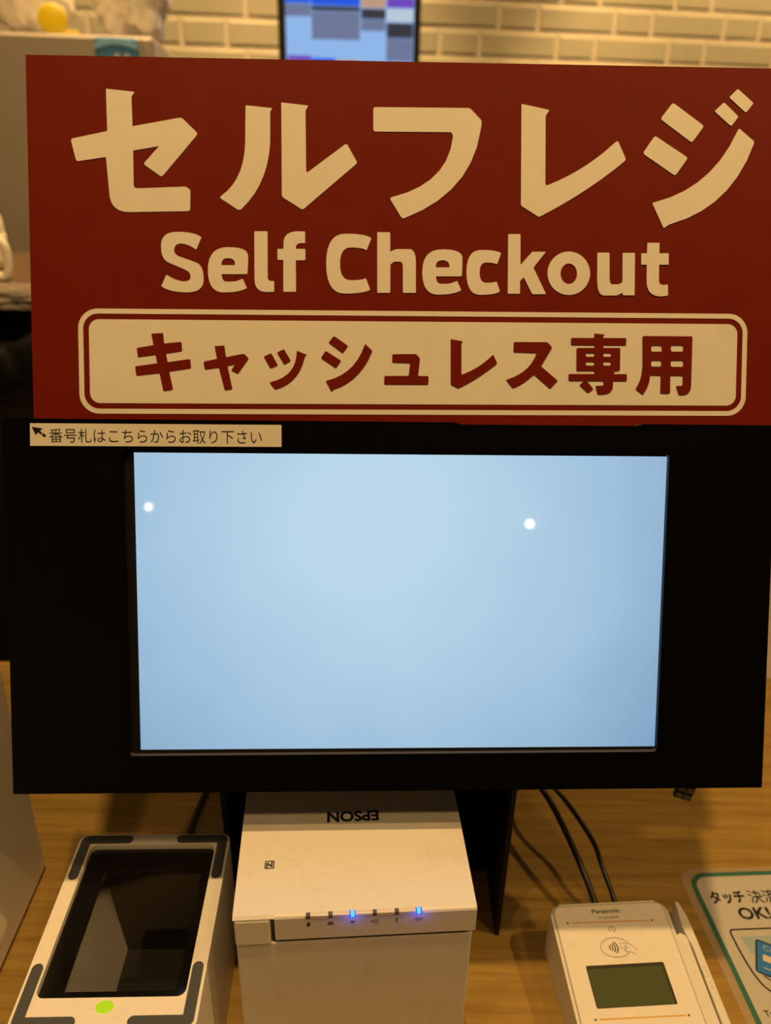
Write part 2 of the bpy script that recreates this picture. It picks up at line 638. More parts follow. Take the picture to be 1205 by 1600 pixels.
# ribbed connector of a cable hanging at the bottom edge
bm = bmesh.new()
add_box(bm, -0.0052, 0.0052, -0.0022, 0.0022, -0.003, 0.022, bev=0.0008, mi=0)
for r_ in range(4):
    for c_ in (-1, 1):
        add_box(bm, c_ * 0.0025 - 0.0021, c_ * 0.0025 + 0.0021, -0.0028, 0.0028, -0.0018 + r_ * 0.0052, 0.0024 + r_ * 0.0052, bev=0.0004, seg=1, mi=1)
link('cable_connector', mesh_of(bm), [M_black, mat('grey_rubber', (0.16, 0.15, 0.14), 0.6)], t, Matrix.Translation((0.1850, 0.368 - 0.42, 0.1425)) @ Matrix.Rotation(R(9), 4, 'Y') @ Matrix.Rotation(R(-12), 4, 'Z'))

# ---------------------------------------------------------------- the red sign
SIGN = Vector((0.00107, 0.44817, 1.34301))
sign = thing('self_checkout_sign', tilted(SIGN, R(22.4), R(2.34), R(0.24)) @ FIT,
             'dark red sign board with cream Japanese and English lettering above the screen', 'sign')
DEF_R = 0.0006
link('board', flat_mesh([outline([(-0.1990, -0.0958), (0.2275, -0.0958), (0.2275, 0.1056), (-0.1990, 0.1050)])], -0.0045, -0.0006), M_board, sign)
link('red_face', flat_mesh([outline([(-0.1990, -0.0958), (0.2275, -0.0958), (0.2275, 0.1056), (-0.1990, 0.1050)])], -0.0006, 0.0), M_red, sign)
#@L0
FRAME = (-0.1737, -0.0879, 0.2019, -0.0303)
TITLE = [[[(-156.25,87.24),(-156.2,87.51),(-156.03,87.67),(-155.75,87.7),(-141.36,86.38),(-141.11,86.31),(-141.05,86.15),(-141.16,85.91),(-142.3,84.35),(-142.47,84.06),(-142.57,83.76),(-142.6,83.43),(-142.35,68.53),(-142.29,68.26),(-142.12,68.12),(-141.84,68.12),(-117.26,72.92),(-116.29,72.97),(-115.41,72.72),(-114.63,72.16),(-107.94,65.74),(-107.44,65.02),(-107.42,64.28),(-107.86,63.5),(-125.97,42.23),(-126.6,41.73),(-127.27,41.63),(-127.99,41.94),(-135.68,47.26),(-136.2,47.8),(-136.26,48.4),(-135.86,49.06),(-128.26,57.45),(-128.17,57.59),(-128.2,57.65),(-128.36,57.65),(-141.69,55.2),(-141.98,55.09),(-142.15,54.89),(-142.21,54.6),(-142.18,36.85),(-141.95,35.72),(-141.26,35.07),(-140.11,34.9),(-114.98,36.15),(-114.1,36.09),(-113.3,35.84),(-112.59,35.38),(-111.89,34.8),(-111.6,34.48),(-111.43,34.1),(-111.38,33.67),(-111.63,24.39),(-111.81,23.62),(-112.28,23.15),(-113.06,22.98),(-144.98,22.08),(-147.73,22.28),(-150.07,22.94),(-151.99,24.07),(-153.49,25.67),(-154.58,27.73),(-155.25,30.26),(-155.5,33.25),(-155.5,33.25),(-156.86,50.97),(-156.94,51.24),(-157.12,51.38),(-157.41,51.39),(-171.56,49.08),(-172.35,49.1),(-172.91,49.47),(-173.23,50.17),(-175.46,59.56),(-175.48,60.32),(-175.13,60.85),(-174.42,61.17),(-156.47,65.14),(-156.19,65.26),(-156.03,65.47),(-155.97,65.76)]],[[(-80.87,79.76),(-80.81,80.04),(-80.63,80.19),(-80.35,80.22),(-66.8,79.04),(-66.54,78.96),(-66.45,78.8),(-66.54,78.54),(-67.24,77.37),(-67.39,77.07),(-67.48,76.75),(-67.51,76.41),(-67.62,60.19),(-68.32,54.0),(-69.55,48.18),(-71.31,42.71),(-73.6,37.61),(-76.41,32.87),(-79.75,28.49),(-83.62,24.49),(-84.33,24.04),(-85.06,23.97),(-85.82,24.27),(-94.59,29.88),(-95.11,30.38),(-95.11,30.9),(-94.6,31.43),(-91.26,34.18),(-88.39,37.37),(-86.0,41.01),(-84.09,45.09),(-82.65,49.61),(-81.69,54.57),(-81.21,59.98),(-81.21,59.98)]],[[(-61.38,81.63),(-61.33,81.91),(-61.15,82.06),(-60.87,82.09),(-47.1,80.74),(-46.84,80.67),(-46.75,80.5),(-46.84,80.24),(-47.9,78.39),(-48.04,78.08),(-48.13,77.76),(-48.16,77.42),(-47.96,45.9),(-47.8,45.06),(-47.33,44.84),(-46.55,45.23),(-26.61,60.11),(-26.0,60.4),(-25.48,60.3),(-25.04,59.8),(-20.26,51.32),(-20.03,50.65),(-20.15,50.04),(-20.6,49.48),(-49.16,25.18),(-49.71,24.86),(-50.27,24.81),(-50.86,25.03),(-60.45,30.88),(-60.94,31.3),(-61.24,31.82),(-61.34,32.46)]],[[(-10.92,79.11),(-10.76,79.88),(-10.29,80.34),(-9.51,80.5),(41.17,80.88),(42.07,80.78),(42.87,80.45),(43.57,79.89),(48.28,75.07),(48.8,74.36),(49.07,73.57),(49.07,72.69),(48.58,69.19),(46.52,59.88),(43.13,51.34),(38.44,43.61),(32.42,36.68),(25.09,30.55),(16.45,25.23),(6.51,20.73),(5.68,20.57),(4.99,20.8),(4.43,21.4),(-1.25,30.48),(-1.51,31.18),(-1.3,31.69),(-0.61,32.02),(7.74,34.61),(14.92,37.93),(20.93,41.98),(25.77,46.77),(29.43,52.28),(31.92,58.52),(33.23,65.47),(33.23,65.47),(32.82,66.73),(32.52,67.27),(32.06,67.6),(31.43,67.71),(-9.5,67.37),(-10.29,67.52),(-10.76,67.98),(-10.92,68.75)]],[[(71.21,83.12),(71.27,83.4),(71.44,83.54),(71.74,83.54),(86.35,80.72),(86.61,80.61),(86.69,80.43),(86.59,80.17),(85.04,77.72),(84.88,77.41),(84.79,77.09),(84.76,76.75),(85.03,40.91),(85.22,40.01),(85.78,39.65),(86.71,39.83),(92.62,42.38),(98.36,45.23),(103.92,48.37),(109.3,51.81),(114.5,55.53),(119.52,59.55),(124.36,63.86),(125.01,64.26),(125.56,64.17),(126.02,63.57),(129.88,55.49),(130.1,54.68),(129.94,53.95),(129.39,53.3),(123.17,48.34),(116.79,43.57),(110.24,39.0),(103.53,34.61),(96.66,30.42),(89.62,26.42),(82.43,22.62),(81.89,22.45),(81.37,22.47),(80.86,22.68),(72.19,27.96),(71.77,28.32),(71.51,28.76),(71.43,29.31)]],[[(155.39,84.7),(155.99,85.23),(156.67,85.33),(157.43,85.0),(173.01,74.17),(173.58,73.58),(173.7,72.92),(173.37,72.19),(168.31,65.25),(167.71,64.7),(167.04,64.59),(166.29,64.93),(150.52,75.96),(149.96,76.54),(149.85,77.19),(150.2,77.91)]],[[(145.62,66.46),(146.21,67.02),(146.88,67.16),(147.65,66.87),(164.23,56.56),(164.82,56.01),(164.96,55.37),(164.64,54.64),(159.19,46.98),(158.6,46.42),(157.92,46.3),(157.15,46.61),(140.91,57.09),(140.33,57.65),(140.2,58.3),(140.51,59.04)]],[[(192.25,93.36),(192.68,93.65),(193.12,93.66),(193.57,93.41),(201.36,86.85),(201.68,86.45),(201.73,86.03),(201.5,85.58),(198.35,81.63),(197.97,81.31),(197.55,81.27),(197.11,81.52),(188.76,88.6),(188.44,88.99),(188.43,89.39),(188.7,89.81)]],[[(184.56,85.89),(185.0,86.16),(185.43,86.16),(185.87,85.89),(192.98,79.37),(193.28,78.95),(193.33,78.51),(193.1,78.05),(190.1,74.12),(189.73,73.8),(189.31,73.75),(188.87,74.0),(180.55,80.93),(180.23,81.32),(180.22,81.71),(180.51,82.11)]],[[(193.63,71.63),(193.91,72.01),(194.26,72.1),(194.69,71.87),(202.03,66.09),(202.61,65.44),(202.83,64.69),(202.7,63.85),(198.72,54.31),(193.81,45.81),(188.0,38.35),(181.27,31.94),(173.63,26.59),(165.08,22.29),(155.63,19.05),(155.63,19.05),(152.98,17.28),(152.61,17.13),(152.3,17.21),(152.06,17.52),(145.91,30.0),(145.79,30.47),(145.95,30.81),(146.4,31.02),(155.44,33.81),(163.72,37.61),(171.24,42.41),(177.99,48.22),(183.98,55.03),(189.19,62.83),(193.63,71.63)]]]
ENGLISH = [[[(-106.16,9.38),(-105.91,9.14),(-105.82,8.84),(-105.89,8.49),(-108.3,2.81),(-108.49,2.53),(-108.74,2.45),(-109.05,2.57),(-110.27,3.31),(-111.44,3.93),(-112.57,4.45),(-113.66,4.86),(-114.71,5.16),(-115.71,5.34),(-116.67,5.42),(-117.56,5.38),(-118.34,5.22),(-119.01,4.92),(-119.57,4.5),(-120.03,3.95),(-120.37,3.28),(-120.61,2.48),(-120.69,1.64),(-120.57,0.88),(-120.25,0.18),(-119.71,-0.46),(-118.98,-1.03),(-118.04,-1.53),(-116.89,-1.96),(-115.65,-2.36),(-114.43,-2.77),(-113.23,-3.17),(-112.05,-3.57),(-110.89,-3.98),(-109.74,-4.38),(-108.62,-4.78),(-107.59,-5.31),(-106.71,-6.08),(-105.99,-7.1),(-105.43,-8.36),(-105.02,-9.86),(-104.78,-11.61),(-104.69,-13.61),(-104.86,-15.58),(-105.42,-17.25),(-106.36,-18.61),(-107.67,-19.68),(-109.37,-20.44),(-111.44,-20.9),(-113.89,-21.06),(-116.43,-21.0),(-118.77,-20.83),(-120.91,-20.54),(-122.84,-20.13),(-124.58,-19.6),(-126.12,-18.95),(-127.46,-18.18),(-127.71,-17.93),(-127.79,-17.63),(-127.7,-17.29),(-125.32,-12.06),(-125.12,-11.78),(-124.86,-11.7),(-124.55,-11.82),(-123.1,-12.65),(-121.72,-13.37),(-120.39,-13.96),(-119.13,-14.44),(-117.93,-14.79),(-116.79,-15.01),(-115.71,-15.11),(-114.73,-15.1),(-113.9,-14.97),(-113.2,-14.72),(-112.65,-14.36),(-112.23,-13.88),(-111.96,-13.29),(-111.83,-12.59),(-111.86,-11.84),(-112.06,-11.14),(-112.44,-10.48),(-113.0,-9.86),(-113.74,-9.28),(-114.66,-8.75),(-115.75,-8.25),(-116.93,-7.78),(-118.1,-7.3),(-119.28,-6.81),(-120.45,-6.32),(-121.61,-5.83),(-122.78,-5.33),(-123.94,-4.82),(-125.01,-4.2),(-125.91,-3.35),(-126.63,-2.27),(-127.18,-0.96),(-127.55,0.57),(-127.75,2.34),(-127.77,4.33),(-127.53,6.29),(-126.94,7.94),(-126.0,9.3),(-124.71,10.36),(-123.07,11.12),(-121.07,11.58),(-118.73,11.74),(-116.31,11.7),(-114.1,11.57),(-112.09,11.33),(-110.3,10.99),(-108.71,10.55),(-107.33,10.02),(-106.16,9.38)]],[[(-80.59,-10.45),(-80.65,-10.66),(-80.78,-10.78),(-80.99,-10.82),(-94.49,-10.96),(-94.69,-11.0),(-94.8,-11.12),(-94.83,-11.32),(-94.7,-12.29),(-94.5,-13.11),(-94.21,-13.79),(-93.84,-14.31),(-93.4,-14.69),(-92.87,-14.93),(-92.26,-15.01),(-91.62,-15.02),(-91.0,-15.02),(-90.39,-15.01),(-89.81,-15.0),(-89.24,-14.98),(-88.68,-14.95),(-88.15,-14.91),(-87.6,-14.85),(-87.02,-14.73),(-86.4,-14.57),(-85.75,-14.36),(-85.05,-14.1),(-84.32,-13.8),(-83.56,-13.44),(-83.35,-13.39),(-83.19,-13.45),(-83.07,-13.61),(-81.08,-18.05),(-81.03,-18.25),(-81.09,-18.43),(-81.25,-18.57),(-82.46,-19.18),(-83.86,-19.7),(-85.45,-20.12),(-87.25,-20.46),(-89.23,-20.71),(-91.42,-20.87),(-93.79,-20.94),(-96.08,-20.7),(-98.02,-19.96),(-99.59,-18.72),(-100.81,-16.96),(-101.67,-14.7),(-102.16,-11.94),(-102.31,-8.66),(-102.05,-5.39),(-101.34,-2.62),(-100.19,-0.35),(-98.6,1.43),(-96.57,2.71),(-94.09,3.49),(-91.16,3.77),(-88.24,3.71),(-85.77,3.45),(-83.74,2.99),(-82.17,2.34),(-81.05,1.5),(-80.39,0.46),(-80.17,-0.78),(-80.19,-2.12),(-80.22,-3.48),(-80.27,-4.85),(-80.33,-6.23),(-80.4,-7.63),(-80.49,-9.03),(-80.59,-10.45)],[(-94.82,-5.73),(-94.77,-5.94),(-94.65,-6.06),(-94.44,-6.09),(-87.7,-6.02),(-87.49,-5.98),(-87.37,-5.86),(-87.33,-5.66),(-87.4,-4.72),(-87.62,-3.93),(-88.01,-3.29),(-88.54,-2.79),(-89.24,-2.44),(-90.09,-2.23),(-91.1,-2.17),(-92.1,-2.26),(-92.95,-2.48),(-93.64,-2.85),(-94.17,-3.36),(-94.54,-4.01),(-94.76,-4.8),(-94.82,-5.73)]],[[(-76.63,12.05),(-76.58,12.32),(-76.41,12.49),(-76.14,12.54),(-69.88,12.62),(-69.61,12.57),(-69.45,12.41),(-69.39,12.14),(-69.44,-12.42),(-69.4,-12.93),(-69.27,-13.38),(-69.04,-13.75),(-68.73,-14.04),(-68.32,-14.26),(-67.83,-14.4),(-67.24,-14.47),(-67.24,-14.47),(-66.25,-14.55),(-66.05,-14.6),(-65.93,-14.74),(-65.89,-14.94),(-65.92,-19.83),(-65.97,-20.1),(-66.14,-20.27),(-66.41,-20.34),(-69.99,-20.48),(-71.79,-20.34),(-73.3,-19.92),(-74.54,-19.19),(-75.5,-18.17),(-76.18,-16.86),(-76.58,-15.25),(-76.71,-13.34),(-76.71,-13.34)]],[[(-49.11,12.76),(-48.83,12.7),(-48.67,12.53),(-48.62,12.26),(-48.64,6.92),(-48.7,6.65),(-48.86,6.48),(-49.14,6.43),(-50.12,6.41),(-51.1,6.41),(-51.93,6.28),(-52.61,6.01),(-53.14,5.63),(-53.52,5.11),(-53.75,4.47),(-53.83,3.7),(-53.82,3.62),(-53.79,3.55),(-53.74,3.49),(-53.55,3.3),(-53.49,3.25),(-53.42,3.23),(-53.34,3.22),(-49.03,3.26),(-48.75,3.21),(-48.59,3.05),(-48.54,2.78),(-48.56,-2.45),(-48.61,-2.72),(-48.78,-2.89),(-49.05,-2.94),(-53.74,-2.99),(-53.81,-3.01),(-53.85,-3.05),(-53.86,-3.12),(-53.83,-19.72),(-53.88,-19.99),(-54.04,-20.15),(-54.32,-20.21),(-60.37,-20.27),(-60.64,-20.21),(-60.81,-20.05),(-60.86,-19.78),(-60.76,-2.95),(-60.78,-2.88),(-60.82,-2.84),(-60.89,-2.83),(-63.47,-2.85),(-63.74,-2.8),(-63.91,-2.64),(-63.96,-2.37),(-63.93,2.61),(-63.87,2.89),(-63.71,3.05),(-63.43,3.11),(-60.73,3.14),(-60.66,3.15),(-60.62,3.19),(-60.6,3.26),(-60.59,6.3),(-60.41,8.01),(-59.9,9.46),(-59.05,10.65),(-57.87,11.58),(-56.35,12.25),(-54.5,12.67),(-52.31,12.83),(-52.31,12.83)]],[[(-12.45,9.84),(-12.19,9.6),(-12.09,9.31),(-12.16,8.96),(-14.42,3.36),(-14.61,3.08),(-14.86,3.0),(-15.17,3.12),(-15.82,3.44),(-16.63,3.72),(-17.62,3.94),(-18.78,4.12),(-20.1,4.24),(-21.6,4.32),(-23.26,4.34),(-24.89,4.16),(-26.27,3.6),(-27.39,2.68),(-28.27,1.39),(-28.9,-0.27),(-29.28,-2.29),(-29.41,-4.69),(-29.29,-7.09),(-28.91,-9.11),(-28.29,-10.76),(-27.42,-12.03),(-26.29,-12.94),(-24.91,-13.46),(-23.29,-13.62),(-21.62,-13.57),(-20.15,-13.48),(-18.86,-13.37),(-17.76,-13.22),(-16.84,-13.03),(-16.11,-12.82),(-15.56,-12.57),(-15.24,-12.45),(-14.99,-12.54),(-14.81,-12.82),(-12.76,-18.15),(-12.7,-18.5),(-12.81,-18.79),(-13.09,-19.02),(-14.21,-19.5),(-15.62,-19.92),(-17.3,-20.27),(-19.26,-20.54),(-21.51,-20.75),(-24.03,-20.88),(-26.83,-20.94),(-29.56,-20.63),(-31.87,-19.65),(-33.76,-17.99),(-35.22,-15.66),(-36.26,-12.66),(-36.88,-8.99),(-37.08,-4.65),(-36.85,-0.31),(-36.19,3.36),(-35.11,6.37),(-33.59,8.72),(-31.65,10.4),(-29.27,11.43),(-26.47,11.79),(-23.6,11.78),(-21.01,11.69),(-18.72,11.5),(-16.71,11.22),(-15.0,10.85),(-13.58,10.39),(-12.45,9.84)]],[[(-8.71,12.37),(-8.65,12.64),(-8.49,12.8),(-8.21,12.85),(-2.01,12.82),(-1.73,12.76),(-1.57,12.6),(-1.51,12.33),(-1.5,2.32),(-1.47,2.2),(-1.4,2.17),(-1.29,2.22),(-0.67,2.61),(-0.06,2.94),(0.56,3.22),(1.18,3.43),(1.8,3.58),(2.42,3.68),(3.04,3.72),(3.69,3.72),(4.41,3.73),(5.2,3.74),(6.05,3.75),(6.97,3.76),(7.96,3.77),(9.01,3.78),(10.02,3.65),(10.87,3.22),(11.57,2.51),(12.12,1.5),(12.51,0.2),(12.75,-1.39),(12.83,-3.27),(12.83,-3.27),(12.88,-19.72),(12.83,-19.99),(12.66,-20.16),(12.39,-20.22),(6.14,-20.27),(5.87,-20.22),(5.7,-20.06),(5.64,-19.79),(5.61,-7.02),(5.58,-5.98),(5.48,-5.1),(5.31,-4.39),(5.08,-3.83),(4.78,-3.43),(4.42,-3.2),(3.99,-3.12),(3.54,-3.13),(3.11,-3.13),(2.7,-3.13),(2.32,-3.14),(1.96,-3.14),(1.62,-3.15),(1.31,-3.15),(1.0,-3.19),(0.67,-3.29),(0.32,-3.46),(-0.05,-3.69),(-0.44,-4.0),(-0.85,-4.36),(-1.28,-4.8),(-1.32,-4.86),(-1.35,-4.93),(-1.36,-5.01),(-1.46,-19.85),(-1.52,-20.12),(-1.68,-20.29),(-1.96,-20.35),(-8.19,-20.4),(-8.46,-20.35),(-8.63,-20.19),(-8.69,-19.92)]],[[(38.58,-10.5),(38.53,-10.71),(38.4,-10.83),(38.19,-10.87),(24.42,-11.01),(24.22,-11.05),(24.1,-11.17),(24.08,-11.38),(24.22,-12.36),(24.44,-13.19),(24.75,-13.87),(25.13,-14.4),(25.59,-14.78),(26.13,-15.02),(26.75,-15.1),(27.41,-15.11),(28.04,-15.11),(28.66,-15.1),(29.26,-15.09),(29.84,-15.07),(30.4,-15.04),(30.95,-15.0),(31.5,-14.94),(32.09,-14.82),(32.72,-14.66),(33.39,-14.45),(34.09,-14.19),(34.83,-13.88),(35.61,-13.52),(35.81,-13.46),(35.98,-13.52),(36.1,-13.69),(38.2,-18.17),(38.25,-18.37),(38.2,-18.55),(38.04,-18.69),(36.81,-19.31),(35.39,-19.83),(33.77,-20.26),(31.95,-20.61),(29.92,-20.86),(27.7,-21.02),(25.28,-21.08),(22.94,-20.85),(20.96,-20.1),(19.33,-18.84),(18.07,-17.07),(17.16,-14.79),(16.61,-12.0),(16.42,-8.69),(16.63,-5.39),(17.31,-2.59),(18.45,-0.29),(20.04,1.5),(22.1,2.79),(24.62,3.58),(27.6,3.86),(30.58,3.8),(33.1,3.54),(35.17,3.08),(36.78,2.43),(37.94,1.57),(38.63,0.52),(38.87,-0.73),(38.87,-2.09),(38.86,-3.46),(38.83,-4.84),(38.79,-6.23),(38.74,-7.64),(38.67,-9.06),(38.58,-10.5)],[(24.01,-5.73),(24.06,-5.94),(24.19,-6.06),(24.4,-6.1),(31.27,-6.03),(31.48,-5.98),(31.6,-5.86),(31.64,-5.65),(31.56,-4.71),(31.32,-3.91),(30.92,-3.27),(30.36,-2.76),(29.65,-2.41),(28.78,-2.2),(27.75,-2.14),(26.73,-2.22),(25.87,-2.45),(25.17,-2.82),(24.63,-3.33),(24.26,-3.99),(24.05,-4.79),(24.01,-5.73)]],[[(60.1,2.43),(60.39,2.2),(60.5,1.92),(60.45,1.56),(58.54,-3.57),(58.36,-3.86),(58.11,-3.96),(57.77,-3.87),(57.27,-3.66),(56.68,-3.48),(56.0,-3.34),(55.23,-3.23),(54.36,-3.15),(53.41,-3.11),(52.36,-3.11),(51.34,-3.23),(50.49,-3.58),(49.79,-4.16),(49.25,-4.96),(48.87,-6.0),(48.64,-7.25),(48.58,-8.74),(48.67,-10.22),(48.91,-11.48),(49.31,-12.5),(49.86,-13.3),(50.57,-13.86),(51.43,-14.2),(52.45,-14.3),(53.49,-14.28),(54.43,-14.24),(55.27,-14.17),(56.01,-14.07),(56.64,-13.96),(57.17,-13.82),(57.59,-13.65),(57.93,-13.57),(58.19,-13.68),(58.36,-13.97),(59.9,-18.46),(59.95,-18.82),(59.83,-19.11),(59.55,-19.35),(58.64,-19.77),(57.53,-20.13),(56.22,-20.42),(54.71,-20.66),(53.0,-20.83),(51.09,-20.94),(48.98,-20.99),(46.93,-20.76),(45.19,-20.02),(43.77,-18.77),(42.65,-17.01),(41.85,-14.74),(41.36,-11.97),(41.18,-8.69),(41.32,-5.41),(41.8,-2.64),(42.62,-0.36),(43.77,1.41),(45.25,2.69),(47.08,3.46),(49.23,3.74),(51.45,3.73),(53.45,3.66),(55.22,3.54),(56.77,3.35),(58.1,3.1),(59.22,2.8),(60.1,2.43)]],[[(64.45,12.12),(64.51,12.39),(64.68,12.56),(64.95,12.62),(70.85,12.69),(71.13,12.64),(71.3,12.47),(71.36,12.2),(71.53,-4.14),(71.54,-4.2),(71.57,-4.21),(71.62,-4.17),(77.88,2.79),(78.06,2.95),(78.27,3.04),(78.5,3.07),(85.31,3.15),(85.55,3.11),(85.62,2.98),(85.5,2.76),(78.93,-5.57),(78.89,-5.63),(78.89,-5.7),(78.91,-5.77),(85.94,-19.73),(86.03,-20.04),(85.91,-20.23),(85.59,-20.29),(78.89,-20.36),(78.59,-20.31),(78.34,-20.16),(78.16,-19.92),(73.55,-11.13),(73.51,-11.08),(73.46,-11.07),(73.41,-11.11),(71.46,-13.05),(71.41,-13.11),(71.38,-13.18),(71.38,-13.26),(71.44,-19.68),(71.39,-19.96),(71.22,-20.12),(70.94,-20.18),(65.02,-20.23),(64.74,-20.18),(64.57,-20.02),(64.51,-19.74)]],[[(111.0,-8.49),(110.84,-10.58),(110.33,-12.62),(109.47,-14.54),(108.28,-16.27),(106.81,-17.77),(105.1,-19.0),(103.2,-19.9),(101.17,-20.47),(99.07,-20.67),(96.97,-20.5),(94.93,-19.98),(93.0,-19.11),(91.26,-17.92),(89.76,-16.44),(88.53,-14.73),(87.62,-12.84),(87.05,-10.82),(86.84,-8.73),(87.0,-6.64),(87.51,-4.61),(88.38,-2.7),(89.56,-0.97),(91.03,0.52),(92.73,1.74),(94.63,2.65),(96.65,3.21),(98.74,3.42),(100.84,3.26),(102.88,2.74),(104.8,1.87),(106.54,0.69),(108.05,-0.78),(109.28,-2.48),(110.2,-4.38),(110.78,-6.4)],[(103.59,-8.81),(103.53,-9.8),(103.34,-10.76),(103.0,-11.66),(102.55,-12.47),(101.98,-13.18),(101.32,-13.76),(100.58,-14.18),(99.8,-14.45),(98.99,-14.54),(98.17,-14.46),(97.38,-14.21),(96.64,-13.8),(95.96,-13.24),(95.37,-12.54),(94.89,-11.74),(94.54,-10.84),(94.31,-9.89),(94.23,-8.9),(94.29,-7.92),(94.49,-6.96),(94.82,-6.06),(95.28,-5.24),(95.84,-4.54),(96.5,-3.96),(97.24,-3.54),(98.02,-3.27),(98.83,-3.18),(99.64,-3.26),(100.43,-3.5),(101.18,-3.91),(101.86,-4.47),(102.44,-5.17),(102.92,-5.97),(103.28,-6.87),(103.5,-7.82)]],[[(115.0,2.48),(115.06,2.76),(115.22,2.92),(115.51,2.98),(121.33,3.05),(121.62,2.99),(121.79,2.83),(121.85,2.56),(122.07,-10.79),(122.12,-11.78),(122.24,-12.61),(122.42,-13.29),(122.66,-13.82),(122.97,-14.2),(123.35,-14.42),(123.78,-14.49),(124.25,-14.49),(124.7,-14.48),(125.13,-14.48),(125.55,-14.48),(125.95,-14.47),(126.34,-14.47),(126.71,-14.47),(127.07,-14.44),(127.45,-14.35),(127.82,-14.22),(128.21,-14.03),(128.6,-13.79),(128.99,-13.5),(129.39,-13.16),(129.44,-13.1),(129.47,-13.03),(129.48,-12.95),(129.33,2.52),(129.39,2.79),(129.55,2.96),(129.84,3.01),(135.8,3.08),(136.09,3.03),(136.26,2.86),(136.32,2.59),(136.49,-19.96),(136.43,-20.24),(136.26,-20.4),(135.98,-20.46),(130.5,-20.51),(130.2,-20.46),(129.96,-20.31),(129.79,-20.06),(129.38,-19.15),(129.34,-19.09),(129.29,-19.08),(129.23,-19.11),(128.65,-19.52),(128.08,-19.87),(127.51,-20.16),(126.95,-20.38),(126.39,-20.55),(125.84,-20.65),(125.29,-20.68),(124.7,-20.69),(124.02,-20.69),(123.24,-20.7),(122.38,-20.71),(121.43,-20.72),(120.38,-20.73),(119.25,-20.74),(118.15,-20.57),(117.22,-20.05),(116.47,-19.17),(115.87,-17.93),(115.45,-16.34),(115.2,-14.4),(115.11,-12.1),(115.11,-12.1)]],[[(143.31,8.23),(143.38,8.5),(143.55,8.67),(143.83,8.73),(149.68,8.79),(149.97,8.74),(150.14,8.58),(150.19,8.3),(150.18,3.11),(150.2,3.04),(150.24,3.0),(150.31,2.99),(155.02,3.04),(155.31,2.99),(155.48,2.83),(155.54,2.55),(155.66,-2.77),(155.6,-3.05),(155.44,-3.22),(155.16,-3.27),(150.31,-3.32),(150.24,-3.34),(150.2,-3.38),(150.18,-3.45),(150.22,-11.76),(150.29,-12.52),(150.47,-13.16),(150.75,-13.68),(151.15,-14.08),(151.64,-14.37),(152.25,-14.54),(152.96,-14.59),(152.96,-14.59),(155.0,-14.26),(155.21,-14.26),(155.35,-14.37),(155.4,-14.57),(155.62,-19.91),(155.57,-20.2),(155.41,-20.39),(155.13,-20.49),(152.07,-20.94),(149.76,-20.82),(147.8,-20.33),(146.19,-19.48),(144.93,-18.26),(144.01,-16.69),(143.44,-14.75),(143.22,-12.45),(143.22,-12.45),(143.18,-3.52),(143.16,-3.45),(143.12,-3.41),(143.05,-3.4),(140.5,-3.43),(140.22,-3.37),(140.05,-3.21),(139.99,-2.94),(139.89,2.38),(139.94,2.66),(140.1,2.82),(140.38,2.88),(143.06,2.91),(143.13,2.93),(143.17,2.97),(143.19,3.04)]]]
